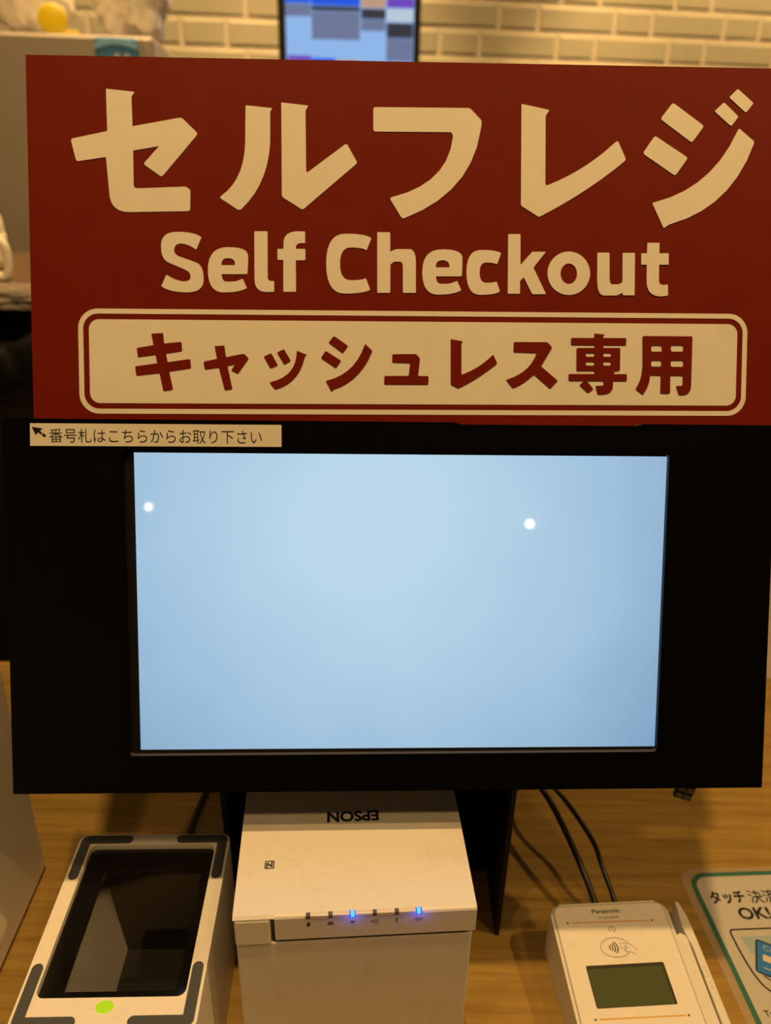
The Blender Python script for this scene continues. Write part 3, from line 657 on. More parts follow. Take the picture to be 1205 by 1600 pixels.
NOTICE = [[[(-133.66,-44.12),(-133.66,-43.93),(-133.56,-43.81),(-133.38,-43.76),(-127.6,-43.41),(-127.4,-43.43),(-127.28,-43.54),(-127.23,-43.73),(-126.83,-48.8),(-126.78,-48.99),(-126.65,-49.09),(-126.46,-49.11),(-118.03,-48.21),(-117.59,-48.25),(-117.31,-48.48),(-117.19,-48.91),(-116.93,-52.59),(-116.99,-53.04),(-117.23,-53.34),(-117.66,-53.49),(-125.49,-54.69),(-125.67,-54.76),(-125.77,-54.89),(-125.77,-55.09),(-125.08,-59.04),(-125.01,-59.22),(-124.87,-59.32),(-124.67,-59.33),(-113.32,-57.67),(-112.88,-57.69),(-112.6,-57.92),(-112.47,-58.34),(-112.15,-61.95),(-112.19,-62.4),(-112.43,-62.7),(-112.86,-62.85),(-123.87,-64.59),(-124.05,-64.66),(-124.14,-64.79),(-124.14,-64.99),(-122.31,-73.8),(-122.31,-74.24),(-122.52,-74.54),(-122.93,-74.7),(-126.74,-75.34),(-127.19,-75.33),(-127.5,-75.12),(-127.67,-74.7),(-129.42,-65.89),(-129.5,-65.71),(-129.64,-65.61),(-129.84,-65.59),(-141.51,-66.93),(-141.95,-66.9),(-142.25,-66.67),(-142.38,-66.24),(-142.82,-62.55),(-142.78,-62.1),(-142.55,-61.81),(-142.13,-61.66),(-131.07,-60.08),(-130.88,-60.02),(-130.79,-59.88),(-130.78,-59.69),(-131.47,-55.82),(-131.55,-55.64),(-131.68,-55.54),(-131.88,-55.53),(-140.48,-56.74),(-140.92,-56.72),(-141.21,-56.5),(-141.35,-56.07),(-141.79,-52.48),(-141.75,-52.03),(-141.52,-51.72),(-141.1,-51.56),(-132.94,-50.12),(-132.75,-50.05),(-132.66,-49.92),(-132.65,-49.72)]],[[(-98.96,-50.71),(-98.95,-50.51),(-98.85,-50.39),(-98.67,-50.34),(-94.0,-50.0),(-93.8,-50.03),(-93.67,-50.13),(-93.6,-50.32),(-92.87,-56.12),(-92.81,-56.3),(-92.68,-56.4),(-92.49,-56.4),(-83.8,-54.6),(-83.15,-54.56),(-82.56,-54.75),(-82.05,-55.15),(-80.74,-56.54),(-80.46,-56.98),(-80.44,-57.43),(-80.65,-57.9),(-85.75,-65.1),(-86.09,-65.43),(-86.48,-65.53),(-86.92,-65.4),(-89.37,-64.19),(-89.72,-63.92),(-89.81,-63.58),(-89.65,-63.17),(-88.08,-60.71),(-88.03,-60.59),(-88.06,-60.53),(-88.19,-60.54),(-91.65,-61.31),(-91.84,-61.39),(-91.93,-61.53),(-91.93,-61.73),(-89.54,-73.46),(-89.54,-73.91),(-89.75,-74.2),(-90.17,-74.36),(-92.84,-74.76),(-93.3,-74.74),(-93.62,-74.52),(-93.82,-74.11),(-96.68,-62.63),(-96.77,-62.45),(-96.91,-62.35),(-97.11,-62.35),(-103.74,-63.36),(-104.19,-63.34),(-104.49,-63.12),(-104.65,-62.7),(-105.14,-59.78),(-105.12,-59.33),(-104.91,-59.01),(-104.49,-58.83),(-98.12,-57.45),(-97.93,-57.37),(-97.84,-57.23),(-97.83,-57.03)]],[[(-68.47,-54.36),(-68.03,-54.25),(-67.66,-54.37),(-67.37,-54.71),(-64.37,-60.18),(-64.24,-60.6),(-64.36,-60.93),(-64.73,-61.18),(-67.51,-62.35),(-67.96,-62.44),(-68.34,-62.32),(-68.63,-61.97),(-71.54,-56.68),(-71.67,-56.25),(-71.55,-55.91),(-71.2,-55.64)]],[[(-61.38,-52.12),(-60.94,-52.01),(-60.56,-52.12),(-60.26,-52.46),(-57.2,-57.68),(-57.06,-58.1),(-57.15,-58.46),(-57.49,-58.76),(-59.84,-60.1),(-60.27,-60.24),(-60.63,-60.15),(-60.93,-59.82),(-64.16,-54.33),(-64.31,-53.91),(-64.2,-53.57),(-63.84,-53.3)]],[[(-53.61,-52.96),(-53.56,-52.78),(-53.44,-52.71),(-53.25,-52.74),(-48.42,-54.65),(-48.26,-54.75),(-48.22,-54.9),(-48.29,-55.07),(-49.17,-56.37),(-50.26,-60.17),(-51.74,-63.55),(-53.61,-66.51),(-55.86,-69.04),(-58.49,-71.14),(-61.5,-72.82),(-64.9,-74.08),(-65.38,-74.13),(-65.8,-74.0),(-66.16,-73.68),(-68.42,-70.87),(-68.61,-70.51),(-68.52,-70.24),(-68.14,-70.07),(-64.63,-68.99),(-61.6,-67.58),(-59.06,-65.83),(-57.0,-63.74),(-55.44,-61.31),(-54.36,-58.54),(-53.77,-55.43),(-53.77,-55.43)]],[[(-33.38,-44.94),(-33.01,-44.64),(-32.62,-44.58),(-32.18,-44.77),(-25.55,-49.34),(-25.23,-49.67),(-25.16,-50.05),(-25.35,-50.48),(-27.35,-53.34),(-27.69,-53.66),(-28.07,-53.72),(-28.49,-53.53),(-35.24,-48.54),(-35.54,-48.2),(-35.59,-47.82),(-35.38,-47.41)]],[[(-38.0,-53.23),(-37.68,-52.89),(-37.3,-52.8),(-36.86,-52.96),(-29.45,-57.6),(-29.11,-57.92),(-29.04,-58.29),(-29.23,-58.72),(-31.23,-61.58),(-31.57,-61.9),(-31.96,-61.98),(-32.39,-61.8),(-39.46,-57.1),(-39.79,-56.77),(-39.87,-56.39),(-39.7,-55.95)]],[[(-15.76,-49.33),(-15.54,-48.96),(-15.25,-48.89),(-14.89,-49.12),(-11.94,-51.89),(-11.64,-52.28),(-11.55,-52.73),(-11.65,-53.21),(-13.7,-57.58),(-16.07,-61.48),(-18.76,-64.91),(-21.78,-67.88),(-25.11,-70.38),(-28.77,-72.41),(-32.74,-73.98),(-32.74,-73.98),(-34.03,-75.03),(-34.2,-75.13),(-34.35,-75.1),(-34.48,-74.94),(-37.22,-69.64),(-37.28,-69.41),(-37.2,-69.24),(-36.98,-69.13),(-32.73,-67.84),(-28.89,-66.03),(-25.45,-63.71),(-22.42,-60.88),(-19.79,-57.54),(-17.57,-53.69),(-15.76,-49.33)]],[[(-0.26,-55.03),(-0.17,-54.57),(0.1,-54.29),(0.57,-54.2),(12.03,-54.04),(12.73,-54.13),(13.36,-54.39),(13.9,-54.83),(14.74,-55.73),(15.08,-56.2),(15.26,-56.73),(15.27,-57.31),(14.34,-65.85),(14.35,-66.05),(14.46,-66.18),(14.67,-66.22),(19.4,-66.27),(19.86,-66.36),(20.13,-66.64),(20.2,-67.1),(20.1,-70.23),(19.99,-70.69),(19.7,-70.97),(19.23,-71.06),(-3.94,-71.09),(-4.4,-71.0),(-4.67,-70.72),(-4.76,-70.26),(-4.7,-67.14),(-4.6,-66.68),(-4.32,-66.41),(-3.85,-66.31),(8.27,-66.25),(8.69,-66.17),(8.97,-65.92),(9.1,-65.51),(9.77,-59.54),(9.75,-59.29),(9.61,-59.13),(9.36,-59.08),(0.57,-58.89),(0.11,-58.79),(-0.17,-58.51),(-0.26,-58.05)]],[[(32.57,-46.03),(32.61,-45.83),(32.73,-45.73),(32.93,-45.73),(38.99,-46.74),(39.17,-46.81),(39.24,-46.94),(39.18,-47.13),(38.75,-47.94),(38.68,-48.11),(38.63,-48.28),(38.62,-48.46),(38.72,-64.71),(38.8,-65.09),(39.04,-65.24),(39.42,-65.18),(42.05,-64.12),(44.59,-62.9),(47.05,-61.54),(49.42,-60.03),(51.71,-58.37),(53.91,-56.56),(56.03,-54.61),(56.4,-54.37),(56.71,-54.43),(56.98,-54.78),(58.65,-58.32),(58.77,-58.8),(58.67,-59.22),(58.35,-59.59),(55.25,-62.01),(52.18,-64.25),(49.17,-66.31),(46.19,-68.21),(43.25,-69.93),(40.36,-71.48),(37.51,-72.86),(37.18,-72.96),(36.84,-72.96),(36.51,-72.85),(33.21,-71.24),(32.93,-71.04),(32.77,-70.78),(32.71,-70.44)]],[[(68.19,-47.75),(68.29,-47.33),(68.55,-47.08),(68.98,-46.99),(86.25,-46.96),(86.98,-47.05),(87.62,-47.34),(88.17,-47.82),(89.42,-49.25),(89.72,-49.75),(89.77,-50.26),(89.57,-50.79),(84.0,-60.15),(83.92,-60.36),(83.96,-60.55),(84.1,-60.72),(92.9,-68.03),(93.17,-68.37),(93.19,-68.72),(92.97,-69.08),(89.71,-72.57),(89.35,-72.82),(88.98,-72.84),(88.6,-72.62),(80.33,-65.54),(80.04,-65.37),(79.75,-65.37),(79.46,-65.54),(77.82,-66.96),(76.21,-68.24),(74.63,-69.39),(73.08,-70.41),(71.56,-71.29),(70.07,-72.05),(68.61,-72.67),(68.15,-72.75),(67.75,-72.65),(67.4,-72.35),(64.46,-68.7),(64.27,-68.34),(64.36,-68.07),(64.71,-67.88),(68.05,-66.69),(71.07,-65.21),(73.76,-63.43),(76.12,-61.37),(78.16,-59.01),(79.87,-56.36),(81.25,-53.42),(81.29,-53.23),(81.21,-53.11),(81.01,-53.06),(68.84,-52.7),(68.42,-52.61),(68.17,-52.35),(68.09,-51.92)]],[[(100.72,-45.25),(100.81,-44.83),(101.07,-44.57),(101.5,-44.49),(131.4,-44.36),(131.83,-44.45),(132.09,-44.7),(132.19,-45.12),(132.23,-47.69),(132.16,-48.12),(131.9,-48.37),(131.47,-48.46),(101.46,-48.48),(101.03,-48.39),(100.77,-48.14),(100.69,-47.72)]],[[(113.97,-42.21),(114.0,-42.05),(114.09,-41.97),(114.26,-41.95),(119.51,-42.43),(119.65,-42.47),(119.69,-42.55),(119.63,-42.68),(119.2,-43.27),(119.11,-43.43),(119.06,-43.6),(119.04,-43.79),(119.38,-64.76),(114.32,-64.78)]],[[(103.91,-50.83),(103.99,-50.41),(104.25,-50.16),(104.68,-50.07),(128.09,-49.91),(128.52,-50.0),(128.78,-50.25),(128.87,-50.67),(128.89,-62.03),(128.81,-62.45),(128.55,-62.71),(128.12,-62.8),(104.77,-62.93),(104.34,-62.85),(104.08,-62.59),(103.99,-62.17)],[(109.1,-53.84),(109.2,-53.31),(109.52,-53.0),(110.06,-52.89),(113.16,-52.87),(113.71,-52.97),(114.03,-53.28),(114.15,-53.81),(114.15,-54.01),(114.05,-54.54),(113.73,-54.86),(113.2,-54.96),(110.09,-54.98),(109.55,-54.88),(109.22,-54.57),(109.1,-54.05)],[(119.01,-53.77),(119.11,-53.25),(119.43,-52.93),(119.97,-52.83),(122.79,-52.81),(123.33,-52.91),(123.66,-53.22),(123.77,-53.74),(123.78,-53.95),(123.68,-54.48),(123.36,-54.8),(122.82,-54.9),(120.0,-54.92),(119.46,-54.82),(119.13,-54.51),(119.01,-53.98)],[(109.17,-58.71),(109.27,-58.18),(109.59,-57.86),(110.13,-57.75),(113.14,-57.73),(113.68,-57.83),(114.01,-58.15),(114.13,-58.68),(114.13,-58.96),(114.03,-59.49),(113.71,-59.81),(113.18,-59.92),(110.16,-59.94),(109.62,-59.84),(109.29,-59.52),(109.18,-58.99)],[(118.89,-58.65),(118.99,-58.12),(119.31,-57.8),(119.85,-57.69),(122.67,-57.67),(123.21,-57.77),(123.54,-58.09),(123.66,-58.62),(123.67,-58.91),(123.57,-59.44),(123.25,-59.76),(122.71,-59.87),(119.89,-59.88),(119.34,-59.78),(119.01,-59.46),(118.9,-58.93)]],[[(99.56,-65.44),(99.64,-65.01),(99.9,-64.76),(100.33,-64.67),(132.14,-64.59),(132.58,-64.67),(132.84,-64.93),(132.92,-65.35),(132.9,-67.75),(132.81,-68.17),(132.55,-68.43),(132.12,-68.51),(100.38,-68.49),(99.95,-68.41),(99.69,-68.15),(99.59,-67.73)]],[[(108.74,-68.2),(109.11,-67.97),(109.47,-68.0),(109.81,-68.27),(113.47,-72.61),(113.67,-72.99),(113.62,-73.33),(113.32,-73.63),(111.43,-74.89),(111.01,-75.07),(110.6,-75.04),(110.21,-74.8),(106.43,-71.37),(106.17,-71.02),(106.17,-70.68),(106.42,-70.33)]],[[(119.54,-62.46),(125.87,-62.79),(126.02,-62.83),(126.07,-62.92),(126.03,-63.06),(125.17,-64.67),(125.09,-64.84),(125.05,-65.02),(125.03,-65.2),(125.03,-70.47),(124.94,-71.92),(124.6,-73.14),(124.03,-74.15),(123.22,-74.93),(122.18,-75.49),(120.89,-75.83),(119.37,-75.95),(119.37,-75.95),(117.03,-75.96),(116.57,-75.88),(116.25,-75.63),(116.07,-75.22),(115.19,-71.65),(115.19,-71.45),(115.29,-71.32),(115.49,-71.27),(118.32,-71.17),(119.19,-71.03),(119.41,-70.96),(119.54,-70.81),(119.58,-70.59)]],[[(141.52,-43.91),(141.59,-43.49),(141.85,-43.24),(142.28,-43.15),(169.34,-43.14),(169.77,-43.22),(170.03,-43.48),(170.12,-43.9),(169.94,-70.24),(169.86,-71.78),(169.58,-73.08),(169.11,-74.15),(168.46,-74.99),(167.61,-75.6),(166.58,-75.98),(165.36,-76.13),(165.36,-76.13),(163.69,-76.07),(163.22,-75.97),(162.88,-75.72),(162.67,-75.31),(161.5,-71.61),(161.47,-71.3),(161.6,-71.11),(161.91,-71.05),(164.27,-71.04),(164.7,-70.95),(164.97,-70.7),(165.06,-70.27),(165.11,-65.85),(165.05,-65.53),(164.86,-65.33),(164.53,-65.26),(158.45,-65.14),(158.13,-65.19),(157.93,-65.38),(157.87,-65.7),(157.88,-74.53),(157.79,-74.96),(157.53,-75.21),(157.1,-75.3),(153.17,-75.32),(152.74,-75.24),(152.48,-74.98),(152.39,-74.55),(152.38,-65.73),(152.32,-65.41),(152.12,-65.21),(151.79,-65.15),(146.71,-65.1),(146.38,-65.16),(146.18,-65.35),(146.11,-65.67),(146.02,-67.02),(145.8,-68.38),(145.45,-69.77),(144.97,-71.17),(144.35,-72.59),(143.61,-74.03),(142.74,-75.49),(142.44,-75.8),(142.09,-75.85),(141.7,-75.66),(138.58,-73.27),(138.28,-72.94),(138.23,-72.58),(138.42,-72.19),(139.36,-70.75),(140.14,-69.11),(140.77,-67.28),(141.25,-65.24),(141.58,-63.0),(141.76,-60.57),(141.78,-57.94),(141.78,-57.94)],[(146.5,-49.31),(146.59,-48.78),(146.91,-48.46),(147.45,-48.35),(151.75,-48.33),(152.29,-48.43),(152.63,-48.74),(152.74,-49.27),(152.78,-50.9),(152.68,-51.43),(152.36,-51.75),(151.82,-51.86),(147.52,-51.89),(146.98,-51.78),(146.65,-51.47),(146.53,-50.94)],[(157.82,-49.14),(157.92,-48.61),(158.24,-48.29),(158.78,-48.18),(163.97,-48.15),(164.51,-48.25),(164.85,-48.57),(164.97,-49.1),(165.0,-50.82),(164.91,-51.35),(164.59,-51.67),(164.04,-51.78),(158.86,-51.81),(158.31,-51.71),(157.98,-51.39),(157.86,-50.86)],[(146.66,-57.72),(146.76,-57.19),(147.08,-56.87),(147.62,-56.76),(151.53,-56.73),(152.07,-56.84),(152.4,-57.15),(152.52,-57.68),(152.56,-59.31),(152.46,-59.84),(152.14,-60.16),(151.6,-60.27),(147.69,-60.3),(147.14,-60.19),(146.81,-59.88),(146.69,-59.34)],[(157.9,-57.65),(158.0,-57.12),(158.32,-56.8),(158.86,-56.69),(164.15,-56.66),(164.7,-56.76),(165.03,-57.08),(165.15,-57.61),(165.19,-59.33),(165.09,-59.87),(164.77,-60.19),(164.23,-60.3),(158.94,-60.33),(158.39,-60.22),(158.06,-59.91),(157.94,-59.37)]]]
#@L1
fx0, fy0, fx1, fy1 = FRAME
link('panel_outline', flat_mesh([rrect(fx0, fy0, fx1, fy1, 0.0108, 10), rrect(fx0 + 0.0027, fy0 + 0.0027, fx1 - 0.0027, fy1 - 0.0027, 0.0083, 10)], 0, 0.0002), M_cream, sign)
link('notice_panel', flat_mesh([rrect(fx0 + 0.0058, fy0 + 0.0058, fx1 - 0.0058, fy1 - 0.0058, 0.0056, 10)], 0, 0.0002), M_cream, sign)


def letters(name, rows, z0, z1, m):
    ms = []
    for i, group in enumerate(rows):
        ms.append(flat_mesh([[(a / 1000, b / 1000) for a, b in lp] for lp in group], z0, z1 + 0.000015 * i))
    link(name, join(ms), m, sign)


letters('title_lettering', TITLE, 0, 0.0003, M_cream)
letters('english_lettering', ENGLISH, 0, 0.0003, M_cream)
letters('notice_lettering', NOTICE, 0.0002, 0.0004, M_red)

# ---------------------------------------------------------------- receipt printer
P0 = Vector((-0.0742, 0.279, DESK))
pr = thing('receipt_printer', yaw(P0, 4.5), 'boxy white receipt printer with blue status lights under the screen', 'printer')
H = 0.138
W, D = 0.127, 0.127
link('body', box_mesh(0.0008, W - 0.0012, 0.0008, D, 0.0, H - 0.0200, bev=0.0012), M_white_used, pr)
bm = bmesh.new()
add_box(bm, 0.003, W - 0.004, 0.0075, D - 0.002, H - 0.0205, H - 0.004)
add_box(bm, 0.0202, W - 0.0045, 0.0014, 0.0080, H - 0.0205, H - 0.0196)  # dark strip standing in for shade on the slot floor
link('inner_slot_shade', mesh_of(bm), M_shade_trim, pr)
bm = bmesh.new()
# lid as one outline seen from the side, with the front lip shortened at the left for the lever
prof = [(0.0, H - 0.0172), (0.0, H - 0.0016), (0.0006, H - 0.0005), (0.0018, H), (D - 0.006, H), (D, H - 0.006), (D, H - 0.0205), (0.0065, H - 0.0205), (0.0060, H - 0.0172)]


def extr(x0, x1, pf):
    A = [bm.verts.new((x0, y, z)) for y, z in pf]
    B = [bm.verts.new((x1, y, z)) for y, z in pf]
    bm.faces.new(A)
    bm.faces.new(B[::-1])
    n = len(pf)
    for i in range(n):
        bm.faces.new((A[i], B[i], B[(i + 1) % n], A[(i + 1) % n]))


extr(0.0214, W, [(0.0, H - 0.0172), (0.0, H - 0.0016), (0.0006, H - 0.0005), (0.0018, H), (0.0065, H), (0.0065, H - 0.0172)])
extr(0.0, W, [(0.0065, H - 0.0195), (0.0065, H), (D - 0.006, H), (D, H - 0.006), (D, H - 0.0195)])
extr(0.0, 0.0214, [(0.0002, H - 0.0013), (0.0018, H), (0.0065, H), (0.0065, H - 0.0013)])
link('cover', mesh_of(bm), M_white_used, pr)
lev = link('cover_lever', box_mesh(0.0006, 0.0192, 0.0, 0.0062, H - 0.0208, H - 0.0020, bev=0.0012), M_white, pr)
# status lights along the front top edge
ls = link('light_strip', box_mesh(0.0372, 0.0985, -0.0002, 0.0022, H - 0.0022, H + 0.0001, bev=0.0002), mat('smoky_strip', (0.74, 0.66, 0.56), 0.25), pr)
M_led_on = emis('blue_led_on', (0.03, 0.16, 1.0), 4.5)
M_led_halo = emis('blue_led_glow', (0.02, 0.05, 1.0), 0.7)
M_led_off = mat('unlit_led', (0.09, 0.065, 0.06), 0.2)
for i in range(6):
    xc = 0.0388 + i * 0.01148
    on = i in (2, 5)
    bm = bmesh.new()
    add_box(bm, xc - 0.0011, xc + 0.0011, -0.00045, 0.0020, H - 0.0019, H + 0.00030, bev=0.0002, seg=1, mi=0)
    if on:
        add_box(bm, xc - 0.0017, xc + 0.0017, -0.00030, 0.0023, H - 0.0025, H + 0.00015, bev=0.0002, seg=1, mi=1)
    o = link('status_light', mesh_of(bm), [M_led_on, M_led_halo] if on else [M_led_off], pr)
    o['label'] = 'lit blue status light' if on else 'unlit dark status light'
    if on:
        ld = bpy.data.lights.new('led', 'POINT')
        ld.energy = 0.0009
        ld.color = (0.05, 0.12, 1.0)
        ld.shadow_soft_size = 0.001
        link('led_light', ld, (), pr, Matrix.Translation((xc, -0.0035, H - 0.0005)))
# little icons under the lights (front face: x right, z up)
FR = Matrix.Translation((0, 0, 0)) @ Matrix(((1, 0, 0, 0), (0, 0, -1, 0), (0, 1, 0, 0), (0, 0, 0, 1)))
DEF_R = 0.0
ic = []


def st(pts, w, closed=False, z=(0.0, 0.0001)):
    return flat_mesh(stroke(pts, w, closed), *z)


zc = H - 0.0062
x = 0.0388
ic.append(st([(x - 0.0009, zc + 0.0008), (x + 0.0009, zc - 0.0008), (x, zc - 0.0017), (x, zc + 0.0017), (x + 0.0009, zc + 0.0008), (x - 0.0009, zc - 0.0008)], 0.0004))
x += 0.01148
ic += [flat_mesh([[(x - 0.0019, zc - 0.0009), (x + 0.0019, zc - 0.0009), (x + 0.0011, zc + 0.0003), (x - 0.0011, zc + 0.0003)]], 0, 0.0001), st([(x - 0.0011, zc + 0.0009), (x + 0.0011, zc + 0.0009)], 0.0003)]
x += 0.01148
for r_ in (0.0006, 0.0012, 0.0018):
    ic.append(st([(x + r_ * math.cos(R(a)), zc - 0.001 + r_ * math.sin(R(a))) for a in range(45, 136, 15)], 0.0003))
x += 0.01148
ic += [st([(x - 0.0004, zc - 0.0009), (x + 0.0020, zc - 0.0009), (x + 0.0020, zc + 0.0009), (x - 0.0004, zc + 0.0009)], 0.0003, True), st([(x - 0.0022, zc), (x - 0.0008, zc)], 0.0006)]
x += 0.01148
ic += [st([(x, zc - 0.0002), (x, zc + 0.0015)], 0.0006), flat_mesh([ellipse(x, zc - 0.0011, 0.0004, 0.0004, 10)], 0, 0.0001)]
x += 0.01148
ic += [st([(x - 0.0004 + 0.0010 * math.cos(R(a)), zc + 0.0010 * math.sin(R(a))) for a in range(-230, 51, 20)], 0.0003), st([(x - 0.0004, zc), (x - 0.0004, zc + 0.0014)], 0.0003), st([(x + 0.0010, zc - 0.001), (x + 0.0020, zc + 0.001)], 0.0003)]
link('icons', join(ic), M_grey_ink, pr, FR)
link('maker_lettering', text_mesh('EPSON', 0.0488, 0.0792, 0.0612, 0.0693, H, 0.00015, bold=0.034, flip=True), M_ink, pr)
# contactless square mark: dark square with a cut N
nx, ny, q = 0.0144, 0.0303, 0.00535
nf = [flat_mesh([rrect(nx, ny, nx + q, ny + q, 0.0006), rrect(nx + 0.0007, ny + 0.0007, nx + q - 0.0007, ny + q - 0.0007, 0.0004)], H, H + 0.00012)]
for pts in ([(0.0014, 0.0008), (0.0014, 0.0040)], [(0.0014, 0.0040), (0.0039, 0.0013)], [(0.0039, 0.0013), (0.0039, 0.0045)]):
    nf.append(flat_mesh(stroke([(nx + a, ny + b) for a, b in pts], 0.0010), H, H + 0.00012))
link('contactless_mark', join(nf), M_grey_ink, pr)

# ---------------------------------------------------------------- code scanner
SC = Vector((-0.1892, 0.3698, DESK))
HS = 0.095
sc = thing('code_scanner', yaw(SC, 2.2), 'white box shaped code scanner with glass window and grey rubber corners', 'scanner')
sw, sl = 0.0945, 0.1245
oo = rrect(0, -sl, sw, 0, 0.0055)
oi = rrect(0.0085, -0.1065, 0.0860, -0.0082, 0.0045)
link('housing', join([flat_mesh([oo, oi], HS - 0.006, HS), flat_mesh([oo, rrect(0.0015, -sl + 0.0015, sw - 0.0015, -0.0015, 0.004)], 0.0, HS - 0.006)]), M_white, sc)
gz = HS - 0.0035
link('window_border', flat_mesh([rrect(0.0088, -0.1062, 0.0857, -0.0085, 0.0042), [(0.0215, -0.1010), (0.0800, -0.1010), (0.0800, -0.0262), (0.0215, -0.0262)]], gz - 0.0008, gz), mat('black_glass_border', (0.006, 0.006, 0.006), 0.08), sc)


def glass_material():
    m, N, L, P = new_mat('window_glass')
    tr = N.new('ShaderNodeBsdfTransparent')
    tr.inputs[0].default_value = (0.86, 0.86, 0.86, 1)
    gl = N.new('ShaderNodeBsdfGlossy')
    gl.inputs['Roughness'].default_value = 0.03
    fr_ = N.new('ShaderNodeFresnel')
    fr_.inputs[0].default_value = 1.5
    mx = N.new('ShaderNodeMixShader')
    L.new(fr_.outputs[0], mx.inputs[0])
    L.new(tr.outputs[0], mx.inputs[1])
    L.new(gl.outputs[0], mx.inputs[2])
    L.new(mx.outputs[0], N['Material Output'].inputs['Surface'])
    return m


link('window_glass', flat_mesh([[(0.0213, -0.1012), (0.0802, -0.1012), (0.0802, -0.0260), (0.0213, -0.0260)]], gz - 0.0007, gz - 0.0001), glass_material(), sc)
# tapered well under the glass
zt, zb = gz - 0.001, gz - 0.062
top = [(0.0212, -0.1013), (0.0803, -0.1013), (0.0803, -0.0259), (0.0212, -0.0259)]
bot = [(0.0295, -0.0960), (0.0720, -0.0960), (0.0720, -0.0320), (0.0295, -0.0320)]
bm = bmesh.new()
TV = [bm.verts.new((*p, zt)) for p in top]
BV = [bm.verts.new((*p, zb)) for p in bot]
for i in range(4):
    f = bm.faces.new((TV[i], TV[(i + 1) % 4], BV[(i + 1) % 4], BV[i]))
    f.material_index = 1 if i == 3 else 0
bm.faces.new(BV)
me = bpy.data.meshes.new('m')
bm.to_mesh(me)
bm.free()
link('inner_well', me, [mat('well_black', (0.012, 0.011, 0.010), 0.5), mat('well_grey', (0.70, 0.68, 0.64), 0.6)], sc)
link('lens_ring', flat_mesh([ellipse(0.052, -0.075, 0.010, 0.010), ellipse(0.052, -0.075, 0.0094, 0.0094)], zb + 0.0005, zb + 0.002), mat('lens_rim', (0.35, 0.32, 0.28), 0.3), sc)


def pad(pts):
    lp = []
    w = 0.0058
    (ax, ay), (cx, cy), (bx, by) = pts
    sx, sy = (1 if ax > cx else -1), (1 if by > cy else -1)
    # L outline: arm along x to ax, arm along y to by, outer corner (cx, cy), round ends
    rc = 0.004
    out = [(ax, cy)]
    out += [(ax + sx * 0.5 * w * math.sin(R(a)), cy + sy * 0.5 * w * (1 - math.cos(R(a)))) for a in range(20, 180, 20)]
    out += [(ax, cy + sy * w), (cx + sx * w, cy + sy * w), (cx + sx * w, by)]
    out += [(cx + sx * 0.5 * w * (1 + math.cos(R(a))), by + sy * 0.5 * w * math.sin(R(a))) for a in range(20, 180, 20)]
    out += [(cx, by)]
    out += [(cx + sx * rc * (1 - math.cos(R(a))), cy + sy * rc * (1 - math.sin(R(a)))) for a in range(0, 91, 15)]
    return flat_mesh([out], HS - 0.0005, HS + 0.0007)


for pts in (((0.0305, -0.001), (0.0016, -0.0012), (0.0016, -0.0310)), ((0.0640, -0.001), (0.0929, -0.0012), (0.0929, -0.0310)),
            ((0.0305, -0.12), (0.0016, -0.1224), (0.0016, -0.0905)), ((0.0625, -0.12), (0.0929, -0.1224), (0.0929, -0.0905))):
    link('corner_pad', pad(pts), M_rubber, sc)
M_led_g = emis('green_led', (0.60, 0.82, 0.015), 0.8)
link('status_light', flat_mesh([ellipse(0.0460, -0.1116, 0.0047, 0.0034)], HS - 0.0003, HS + 0.0002), M_led_g, sc)

# ---------------------------------------------------------------- card payment terminal
T0 = Vector((0.1149, 0.3685, DESK))
te = thing('card_terminal', yaw(T0, 4.5), 'cream card payment terminal with small display and swipe slot beside touch payment sticker', 'card terminal')
sl_ = 0.14
TT = Matrix.Translation((0, 0, 0.038)) @ Matrix.Rotation(math.atan(sl_), 4, 'X')   # top plane, rear left corner
LN = 0.135


def wedge(loop, z_low, z_top_off, m, name, parent, bev=0.0015):
    """outline on the sloping top plane, dropped straight down to the desk"""
    bm = bmesh.new()
    n = len(loop)
    A = [bm.verts.new(TT @ Vector((x, y, z_top_off))) for x, y in loop]
    B = [bm.verts.new((a.co.x, a.co.y, z_low)) for a in A]
    f = bm.faces.new(A)
    bm.faces.new(B[::-1])
    for i in range(n):
        bm.faces.new((A[i], B[i], B[(i + 1) % n], A[(i + 1) % n]))
    if bev:
        bmesh.ops.bevel(bm, geom=list(f.edges), offset=bev, segments=3, profile=0.5, affect='EDGES')
    return link(name, mesh_of(bm), m, parent)


wedge(rrect(-0.0004, -LN, 0.0790, 0.0022, 0.007), 0.0005, 0.0, M_white_used, 'body', te, 0.0022)
link('face_plate', flat_mesh([rrect(0.0022, -LN + 0.003, 0.0762, 0.0002, 0.005), rrect(0.0136, -0.0636, 0.0638, -0.0384, 0.001)], 0.0, 0.0006), M_white, te, TT)
link('face_seam', flat_mesh([rrect(0.0014, -LN + 0.002, 0.0770, 0.0010, 0.0056), rrect(0.0022, -LN + 0.003, 0.0762, 0.0002, 0.005)], 0.0, 0.0002), M_seam, te, TT)
lc = link('display', flat_mesh([rrect(0.0137, -0.0635, 0.0637, -0.0385, 0.001)], 0.00005, 0.0002), mat('lcd_olive', (0.085, 0.108, 0.045), 0.25, coat=0.6), te, TT)
link('display_rim', flat_mesh([rrect(0.0137, -0.0635, 0.0637, -0.0385, 0.001), [(0.0142, -0.0630), (0.0625, -0.0630), (0.0625, -0.0402), (0.0142, -0.0402)]], 0.0002, 0.00045), M_shade_trim, te, TT)
